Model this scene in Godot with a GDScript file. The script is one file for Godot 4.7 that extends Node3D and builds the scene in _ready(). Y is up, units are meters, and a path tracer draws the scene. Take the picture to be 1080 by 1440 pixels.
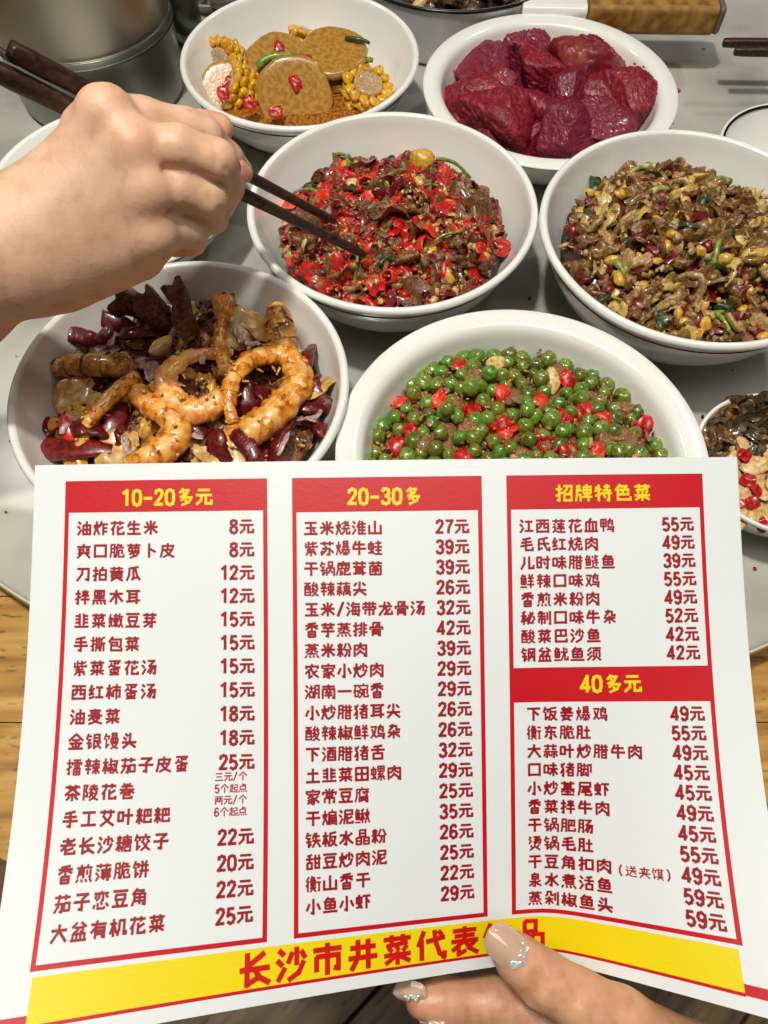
extends Node3D
# A close-up of a restaurant table: bowls of food on a turntable, a printed menu card held over it, a hand with chopsticks.

const CAM_H := 0.44
const PITCH := 62.0
const FOCAL := 1040.0
var rng := RandomNumberGenerator.new()
var names := {}
var mats := {}
var texs := {}
var axis_o: Vector3
var axis_u: Vector3

# ------------------------------------------------------------------ placing
func at_z(px: float, py: float, z: float) -> Vector3:
	return Vector3(0, CAM_H, 0) + z * (axis_o + Vector3.RIGHT * ((px - 540.0) / FOCAL) + axis_u * ((720.0 - py) / FOCAL))

func at_y(px: float, py: float, y: float) -> Vector3:
	var d := axis_o + Vector3.RIGHT * ((px - 540.0) / FOCAL) + axis_u * ((720.0 - py) / FOCAL)
	return Vector3(0, CAM_H, 0) + d * ((y - CAM_H) / d.y)

func numbered(called: String) -> String:
	var n: int = names.get(called, 0)
	names[called] = n + 1
	return called if n == 0 else "%s_%03d" % [called, n]

func tag(o: Node3D, label: String, category: String, group := "") -> Node3D:
	o.set_meta("label", label)
	o.set_meta("category", category)
	if group != "":
		o.set_meta("group", group)
	return o

func thing(called: String, label: String, category: String, where := Vector3.ZERO, group := "") -> Node3D:
	var o := Node3D.new()
	o.name = numbered(called)
	add_child(o)
	o.position = where
	return tag(o, label, category, group)

func part(called: String, m: Mesh, material: Material, parent: Node3D, t := Transform3D()) -> MeshInstance3D:
	var o := MeshInstance3D.new()
	o.name = called
	o.mesh = m
	o.material_override = material
	parent.add_child(o, true)
	o.transform = t
	return o

func single(called: String, m: Mesh, material: Material, t: Transform3D, label: String, category: String, group := "") -> MeshInstance3D:
	var o := MeshInstance3D.new()
	o.name = numbered(called)
	o.mesh = m
	o.material_override = material
	add_child(o)
	o.transform = t
	tag(o, label, category, group)
	return o

func stuff(called: String, m: Mesh, material: Material, t: Transform3D, label: String, category: String) -> MeshInstance3D:
	var o := single(called, m, material, t, label, category)
	o.set_meta("kind", "stuff")
	return o

# ------------------------------------------------------------------ materials
func noise_tex(key: String, freq: float, seed_: int, type := FastNoiseLite.TYPE_SIMPLEX_SMOOTH, octaves := 4, ramp: Array = [], size := 256) -> NoiseTexture2D:
	if texs.has(key):
		return texs[key]
	var n := FastNoiseLite.new()
	n.seed = seed_
	n.noise_type = type
	n.frequency = freq
	n.fractal_octaves = octaves
	if octaves <= 1:
		n.fractal_type = FastNoiseLite.FRACTAL_NONE
	var t := NoiseTexture2D.new()
	t.width = size
	t.height = size
	t.seamless = true
	t.noise = n
	if ramp.size() > 0:
		var g := Gradient.new()
		var offs := PackedFloat32Array()
		var cols := PackedColorArray()
		for e in ramp:
			offs.append(e[0])
			cols.append(e[1])
		g.offsets = offs
		g.colors = cols
		t.color_ramp = g
	texs[key] = t
	return t

func mat(key: String, col: Color, rough := 0.5, extra := {}) -> StandardMaterial3D:
	if mats.has(key):
		return mats[key]
	var m := StandardMaterial3D.new()
	m.resource_name = key
	m.albedo_color = col
	m.roughness = rough
	for k in extra:
		m.set(k, extra[k])
	mats[key] = m
	return m

# colour from a noise ramp laid on all three axes; relief from a second noise
func mottled(key: String, ramp: Array, tile: float, rough := 0.4, relief := 0.0, coat := 0.0, freq := 0.02, relief_tile := 0.0, extra := {}) -> StandardMaterial3D:
	if mats.has(key):
		return mats[key]
	var m := StandardMaterial3D.new()
	m.resource_name = key
	m.albedo_texture = noise_tex("c_" + key, freq, hash(key) % 1000, FastNoiseLite.TYPE_SIMPLEX_SMOOTH, 5, ramp, 256)
	m.uv1_triplanar = true
	m.uv1_scale = Vector3.ONE / tile
	m.roughness = rough
	if relief > 0.0:
		m.heightmap_enabled = true
		m.heightmap_texture = noise_tex("relief_fine", 0.035, 7, FastNoiseLite.TYPE_SIMPLEX_SMOOTH, 5, [], 256)
		m.heightmap_scale = relief
	if coat > 0.0:
		m.clearcoat_enabled = true
		m.clearcoat = coat
		m.clearcoat_roughness = 0.12
	for k in extra:
		m.set(k, extra[k])
	mats[key] = m
	return m

# ------------------------------------------------------------------ meshes
# shared-vertex triangles -> smooth closed mesh with outward normals
func finish(v: PackedVector3Array, idx: PackedInt32Array, uv := PackedVector2Array(), col := PackedColorArray(), closed := true) -> ArrayMesh:
	if closed:
		var c := Vector3.ZERO
		for p in v:
			c += p
		c /= maxf(1.0, v.size())
		var vol := 0.0
		for i in range(0, idx.size(), 3):
			vol += (v[idx[i]] - c).dot((v[idx[i + 1]] - c).cross(v[idx[i + 2]] - c))
		if vol > 0.0:
			for i in range(0, idx.size(), 3):
				var k := idx[i + 1]
				idx[i + 1] = idx[i + 2]
				idx[i + 2] = k
	var n := PackedVector3Array()
	n.resize(v.size())
	for i in range(0, idx.size(), 3):
		var a := idx[i]
		var b := idx[i + 1]
		var c2 := idx[i + 2]
		var f := (v[c2] - v[a]).cross(v[b] - v[a])
		n[a] += f
		n[b] += f
		n[c2] += f
	for i in n.size():
		n[i] = n[i].normalized() if n[i].length_squared() > 1e-30 else Vector3.UP
	var arr := []
	arr.resize(Mesh.ARRAY_MAX)
	arr[Mesh.ARRAY_VERTEX] = v
	arr[Mesh.ARRAY_NORMAL] = n
	arr[Mesh.ARRAY_INDEX] = idx
	if uv.size() > 0:
		arr[Mesh.ARRAY_TEX_UV] = uv
	if col.size() > 0:
		arr[Mesh.ARRAY_COLOR] = col
	var m := ArrayMesh.new()
	m.add_surface_from_arrays(Mesh.PRIMITIVE_TRIANGLES, arr)
	return m

# sphere-like shape whose radius along each direction comes from a function
func radial(nu: int, nv: int, f: Callable) -> Array:
	var v := PackedVector3Array()
	var idx := PackedInt32Array()
	v.append(f.call(Vector3.UP))
	for j in range(1, nv):
		var th := PI * j / nv
		for i in nu:
			var ph := TAU * i / nu
			v.append(f.call(Vector3(sin(th) * cos(ph), cos(th), sin(th) * sin(ph))))
	v.append(f.call(Vector3.DOWN))
	var last := v.size() - 1
	for i in nu:
		var k := (i + 1) % nu
		idx.append_array([0, 1 + i, 1 + k])
		idx.append_array([last, last - nu + k, last - nu + i])
		for j in range(0, nv - 2):
			var a := 1 + j * nu + i
			var b := 1 + j * nu + k
			idx.append_array([a, a + nu, b, b, a + nu, b + nu])
	return [v, idx]

func fnoise(seed_: int, freq: float, oct := 3) -> FastNoiseLite:
	var n := FastNoiseLite.new()
	n.seed = seed_
	n.frequency = freq
	n.noise_type = FastNoiseLite.TYPE_SIMPLEX_SMOOTH
	n.fractal_octaves = oct
	return n

func blob(seed_: int, r: Vector3, amp: float, freq: float, nu := 14, nv := 9) -> ArrayMesh:
	var n := fnoise(seed_, freq)
	var a := radial(nu, nv, func(d): return d * r * (1.0 + amp * n.get_noise_3dv(d * 10.0)))
	return finish(a[0], a[1])

# lump cut by random planes: angular pieces with softened edges and a rough skin
func chunk(seed_: int, size: Vector3, planes: int, rough_amp: float, rough_freq: float, nu := 18, nv := 12, sharp := 9.0) -> ArrayMesh:
	var r := RandomNumberGenerator.new()
	r.seed = seed_
	var nn := fnoise(seed_ + 9, rough_freq, 4)
	var pl := []
	for i in planes:
		var d := Vector3(r.randfn(), r.randfn(), r.randfn()).normalized()
		pl.append([d, r.randf_range(0.55, 0.95)])
	var a := radial(nu, nv, func(d):
		var s := pow(1.15, -sharp)
		for p in pl:
			var c: float = d.dot(p[0])
			if c > 0.05:
				s += pow(c / p[1], sharp)
		var rad := pow(s, -1.0 / sharp)
		return d * size * rad * (1.0 + rough_amp * nn.get_noise_3dv(d * 10.0)))
	return finish(a[0], a[1])

# curved, crinkled slab: chilli skin, meat slices, leaves
func slab(seed_: int, w: float, l: float, th: float, bend: float, crinkle: float, nx := 6, ny := 5, edge := 0.2) -> ArrayMesh:
	var n := fnoise(seed_, 0.5, 2)
	var top := PackedVector3Array()
	var bot := PackedVector3Array()
	for j in ny + 1:
		for i in nx + 1:
			var u := 2.0 * i / nx - 1.0
			var q := 2.0 * j / ny - 1.0
			# squircle outline with an uneven edge
			var k := 1.0 + edge * n.get_noise_2d(u * 1.5 + 20.0, q * 1.5)
			var x := u * sqrt(1.0 - 0.32 * q * q) * w * 0.5 * k
			var z := q * sqrt(1.0 - 0.32 * u * u) * l * 0.5 * k
			var e := (1.0 - pow(absf(u), 6.0)) * (1.0 - pow(absf(q), 6.0))
			var y := crinkle * n.get_noise_2d(u * 1.1, q * 1.1 + 7.0)
			var p: Vector3
			if absf(bend) > 0.01:
				var rad := w / bend
				var a := x / rad
				p = Vector3(sin(a) * rad, (cos(a) - 1.0) * rad + y, z)
				var nr := Vector3(sin(a), cos(a), 0)
				top.append(p + nr * th * 0.5 * e)
				bot.append(p - nr * th * 0.5 * e)
			else:
				p = Vector3(x, y, z)
				top.append(p + Vector3.UP * th * 0.5 * e)
				bot.append(p - Vector3.UP * th * 0.5 * e)
	var v := PackedVector3Array()
	v.append_array(top)
	v.append_array(bot)
	var o := top.size()
	var idx := PackedInt32Array()
	for j in ny:
		for i in nx:
			var a := j * (nx + 1) + i
			var b := a + nx + 1
			idx.append_array([a, a + 1, b, b, a + 1, b + 1])
			idx.append_array([o + a, o + b, o + a + 1, o + b, o + b + 1, o + a + 1])
	return finish(v, idx)

# tube along points with a radius per point; flat squashes it along the frame's second axis
func tube_arrays(pts: Array, rad: Array, sides := 8, flat := 1.0, lumps: FastNoiseLite = null, lump_amp := 0.0) -> Array:
	var v := PackedVector3Array()
	var idx := PackedInt32Array()
	var n := pts.size()
	var up := Vector3.UP
	var t0: Vector3 = (pts[1] - pts[0]).normalized()
	if absf(t0.dot(up)) > 0.9:
		up = Vector3.RIGHT
	var side := t0.cross(up).normalized()
	v.append(pts[0])
	for i in n:
		var t: Vector3 = (pts[mini(i + 1, n - 1)] - pts[maxi(i - 1, 0)]).normalized()
		side = (side - t * side.dot(t)).normalized()
		var other := side.cross(t).normalized()
		for k in sides:
			var a := TAU * k / sides
			var r: float = rad[i]
			if lumps:
				r *= 1.0 + lump_amp * lumps.get_noise_3d(cos(a) * 6.0, sin(a) * 6.0, i * 2.5)
			v.append(pts[i] + side * cos(a) * r + other * sin(a) * r * flat)
	v.append(pts[n - 1])
	var last := v.size() - 1
	for k in sides:
		var k2 := (k + 1) % sides
		idx.append_array([0, 1 + k2, 1 + k])
		idx.append_array([last, last - sides + k, last - sides + k2])
		for i in n - 1:
			var a := 1 + i * sides + k
			var b := 1 + i * sides + k2
			idx.append_array([a, b, a + sides, b, b + sides, a + sides])
	return [v, idx]

func tube(pts: Array, rad: Array, sides := 8, flat := 1.0, lumps: FastNoiseLite = null, lump_amp := 0.0) -> ArrayMesh:
	var a := tube_arrays(pts, rad, sides, flat, lumps, lump_amp)
	return finish(a[0], a[1])

func smooth_path(pts: Array, per := 4) -> Array:
	var out := []
	for i in pts.size() - 1:
		var p0 = pts[maxi(i - 1, 0)]
		var p3 = pts[mini(i + 2, pts.size() - 1)]
		for k in per:
			out.append(pts[i].cubic_interpolate(pts[i + 1], p0, p3, float(k) / per))
	out.append(pts[-1])
	return out

func smooth_list(a: Array, per := 4) -> Array:
	var out := []
	for i in a.size() - 1:
		for k in per:
			out.append(lerpf(a[i], a[i + 1], float(k) / per))
	out.append(a[-1])
	return out

# closed profile (r, y) spun about y
func lathe(profile: PackedVector2Array, sides := 96, squash := 1.0) -> ArrayMesh:
	var v := PackedVector3Array()
	var idx := PackedInt32Array()
	var n := profile.size()
	for p in profile:
		for k in sides:
			var a := TAU * k / sides
			v.append(Vector3(cos(a) * p.x, p.y, sin(a) * p.x * squash))
	for i in n - 1:
		for k in sides:
			var k2 := (k + 1) % sides
			var a := i * sides + k
			var b := i * sides + k2
			idx.append_array([a, a + sides, b, b, a + sides, b + sides])
	return finish(v, idx)

func curve2(pts: Array, per := 6) -> PackedVector2Array:
	var out := PackedVector2Array()
	for p in smooth_path(pts, per):
		out.append(Vector2(maxf(p.x, 0.0), p.y))
	return out

func extrude(poly: PackedVector2Array, y0: float, y1: float, bevel := 0.0) -> ArrayMesh:
	# a flat polygon in x/z with straight sides and a small bevel along its upper edge; flat shaded
	var st := SurfaceTool.new()
	st.begin(Mesh.PRIMITIVE_TRIANGLES)
	st.set_smooth_group(-1)
	var inner := poly
	if bevel > 0.0:
		var shr := Geometry2D.offset_polygon(poly, -bevel)
		if shr.size() > 0 and shr[0].size() == poly.size():
			inner = shr[0]
			# line the two outlines up
			var best := 0
			for i in inner.size():
				if inner[i].distance_to(poly[0]) < inner[best].distance_to(poly[0]):
					best = i
			var turned := PackedVector2Array()
			for i in inner.size():
				turned.append(inner[(best + i) % inner.size()])
			inner = turned
	var n := poly.size()
	var cw := Geometry2D.is_polygon_clockwise(poly)
	var tri := Geometry2D.triangulate_polygon(inner)
	for i in range(0, tri.size(), 3):
		var q := [inner[tri[i]], inner[tri[i + 1]], inner[tri[i + 2]]]
		var up = (q[1] - q[0]).cross(q[2] - q[0]) > 0.0
		var order := [0, 1, 2] if up else [0, 2, 1]
		for k in order:
			st.add_vertex(Vector3(q[k].x, y1, q[k].y))
	for i in n:
		var k := (i + 1) % n
		var a := Vector3(poly[i].x, y0, poly[i].y)
		var b := Vector3(poly[k].x, y0, poly[k].y)
		var c := Vector3(poly[k].x, y1 - bevel, poly[k].y)
		var d := Vector3(poly[i].x, y1 - bevel, poly[i].y)
		var e := Vector3(inner[k].x, y1, inner[k].y)
		var f := Vector3(inner[i].x, y1, inner[i].y)
		var quads := [[a, b, c, d]]
		if bevel > 0.0:
			quads.append([d, c, e, f])
		for q in quads:
			var o := [0, 1, 2, 0, 2, 3] if not cw else [0, 2, 1, 0, 3, 2]
			for j in o:
				st.add_vertex(q[j])
	st.generate_normals()
	return st.commit()

# ------------------------------------------------------------------ flesh: tapered bones joined smoothly, meshed as surface nets
func flesh(groups: Array, cell: float, join: float, dents := [], tints := []) -> ArrayMesh:
	var lo := Vector3.INF
	var hi := -Vector3.INF
	for g in groups:
		for c in g.bones:
			for e in 2:
				lo = lo.min(c[e] - Vector3.ONE * c[2 + e])
				hi = hi.max(c[e] + Vector3.ONE * c[2 + e])
	lo -= Vector3.ONE * cell * 4.0
	hi += Vector3.ONE * cell * 4.0
	var nx := int((hi.x - lo.x) / cell) + 2
	var ny := int((hi.y - lo.y) / cell) + 2
	var nz := int((hi.z - lo.z) / cell) + 2
	var total := PackedFloat32Array()
	total.resize(nx * ny * nz)
	for g in groups:
		var k: float = g.k
		var reach := 4.5 / k
		var own := {}
		for c in g.bones:
			var a: Vector3 = c[0]
			var b: Vector3 = c[1]
			var ra: float = c[2]
			var rb: float = c[3]
			var l := (a - Vector3.ONE * ra).min(b - Vector3.ONE * rb) - Vector3.ONE * reach
			var h := (a + Vector3.ONE * ra).max(b + Vector3.ONE * rb) + Vector3.ONE * reach
			var x0 := maxi(0, int((l.x - lo.x) / cell))
			var x1 := mini(nx - 1, int((h.x - lo.x) / cell) + 1)
			var y0 := maxi(0, int((l.y - lo.y) / cell))
			var y1 := mini(ny - 1, int((h.y - lo.y) / cell) + 1)
			var z0 := maxi(0, int((l.z - lo.z) / cell))
			var z1 := mini(nz - 1, int((h.z - lo.z) / cell) + 1)
			var ab := b - a
			var inv := 1.0 / maxf(ab.length_squared(), 1e-9)
			for z in range(z0, z1 + 1):
				for y in range(y0, y1 + 1):
					var row := (z * ny + y) * nx
					var p := Vector3(lo.x + x0 * cell, lo.y + y * cell, lo.z + z * cell)
					for x in range(x0, x1 + 1):
						var t := clampf((p - a).dot(ab) * inv, 0.0, 1.0)
						var d := p.distance_to(a + ab * t) - lerpf(ra, rb, t)
						p.x += cell
						if d < reach:
							var i := row + x
							own[i] = own.get(i, 0.0) + exp(-k * d)
		for i in own:
			total[i] += pow(own[i], join / k)
	var phi := PackedFloat32Array()
	phi.resize(total.size())
	for i in total.size():
		phi[i] = -log(total[i]) / join if total[i] > 0.0 else 1.0
	# skin creases: thin lines pressed in
	for c in dents:
		var a: Vector3 = c[0]
		var b: Vector3 = c[1]
		var w: float = c[2]
		var l := a.min(b) - Vector3.ONE * w * 2.2
		var h := a.max(b) + Vector3.ONE * w * 2.2
		var ab := b - a
		var inv := 1.0 / ab.length_squared()
		for z in range(maxi(0, int((l.z - lo.z) / cell)), mini(nz - 1, int((h.z - lo.z) / cell) + 1)):
			for y in range(maxi(0, int((l.y - lo.y) / cell)), mini(ny - 1, int((h.y - lo.y) / cell) + 1)):
				for x in range(maxi(0, int((l.x - lo.x) / cell)), mini(nx - 1, int((h.x - lo.x) / cell) + 1)):
					var p := lo + Vector3(x, y, z) * cell
					var t := clampf((p - a).dot(ab) * inv, 0.0, 1.0)
					var d := p.distance_to(a + ab * t) / w
					phi[(z * ny + y) * nx + x] += c[3] * exp(-d * d)
	var v := PackedVector3Array()
	var at := {}
	var corner := [0, 1, nx, nx + 1, nx * ny, nx * ny + 1, nx * ny + nx, nx * ny + nx + 1]
	var offs := [Vector3(0, 0, 0), Vector3(1, 0, 0), Vector3(0, 1, 0), Vector3(1, 1, 0), Vector3(0, 0, 1), Vector3(1, 0, 1), Vector3(0, 1, 1), Vector3(1, 1, 1)]
	var edges := [[0, 1], [2, 3], [4, 5], [6, 7], [0, 2], [1, 3], [4, 6], [5, 7], [0, 4], [1, 5], [2, 6], [3, 7]]
	for z in nz - 1:
		for y in ny - 1:
			var row := (z * ny + y) * nx
			for x in nx - 1:
				var i := row + x
				if phi[i] > cell * 2.5 or phi[i] < -cell * 2.5:
					continue
				var inside := 0
				for c in corner:
					if phi[i + c] < 0.0:
						inside += 1
				if inside == 0 or inside == 8:
					continue
				var s := Vector3.ZERO
				var m := 0
				for e in edges:
					var fa := phi[i + corner[e[0]]]
					var fb := phi[i + corner[e[1]]]
					if (fa < 0.0) != (fb < 0.0):
						s += offs[e[0]].lerp(offs[e[1]], fa / (fa - fb))
						m += 1
				at[i] = v.size()
				v.append(lo + (Vector3(x, y, z) + s / m) * cell)
	var idx := PackedInt32Array()
	var steps := [1, nx, nx * ny]
	for i in at:
		for ax in 3:
			var j: int = i + steps[ax]
			if (phi[i] < 0.0) == (phi[j] < 0.0):
				continue
			var s1: int = steps[(ax + 1) % 3]
			var s2: int = steps[(ax + 2) % 3]
			if not (at.has(i - s1) and at.has(i - s2) and at.has(i - s1 - s2)):
				continue
			var q := [at[i], at[i - s1], at[i - s1 - s2], at[i - s2]]
			if phi[i] < 0.0:
				q.reverse()
			idx.append_array([q[0], q[1], q[2], q[0], q[2], q[3]])
	var col := PackedColorArray()
	for p in v:
		var c := Color.WHITE
		for e in tints:
			c = c.lerp(e[2], exp(-pow(p.distance_to(e[0]) / e[1], 2.0)))
		col.append(c)
	return finish(v, idx, PackedVector2Array(), col)

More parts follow.
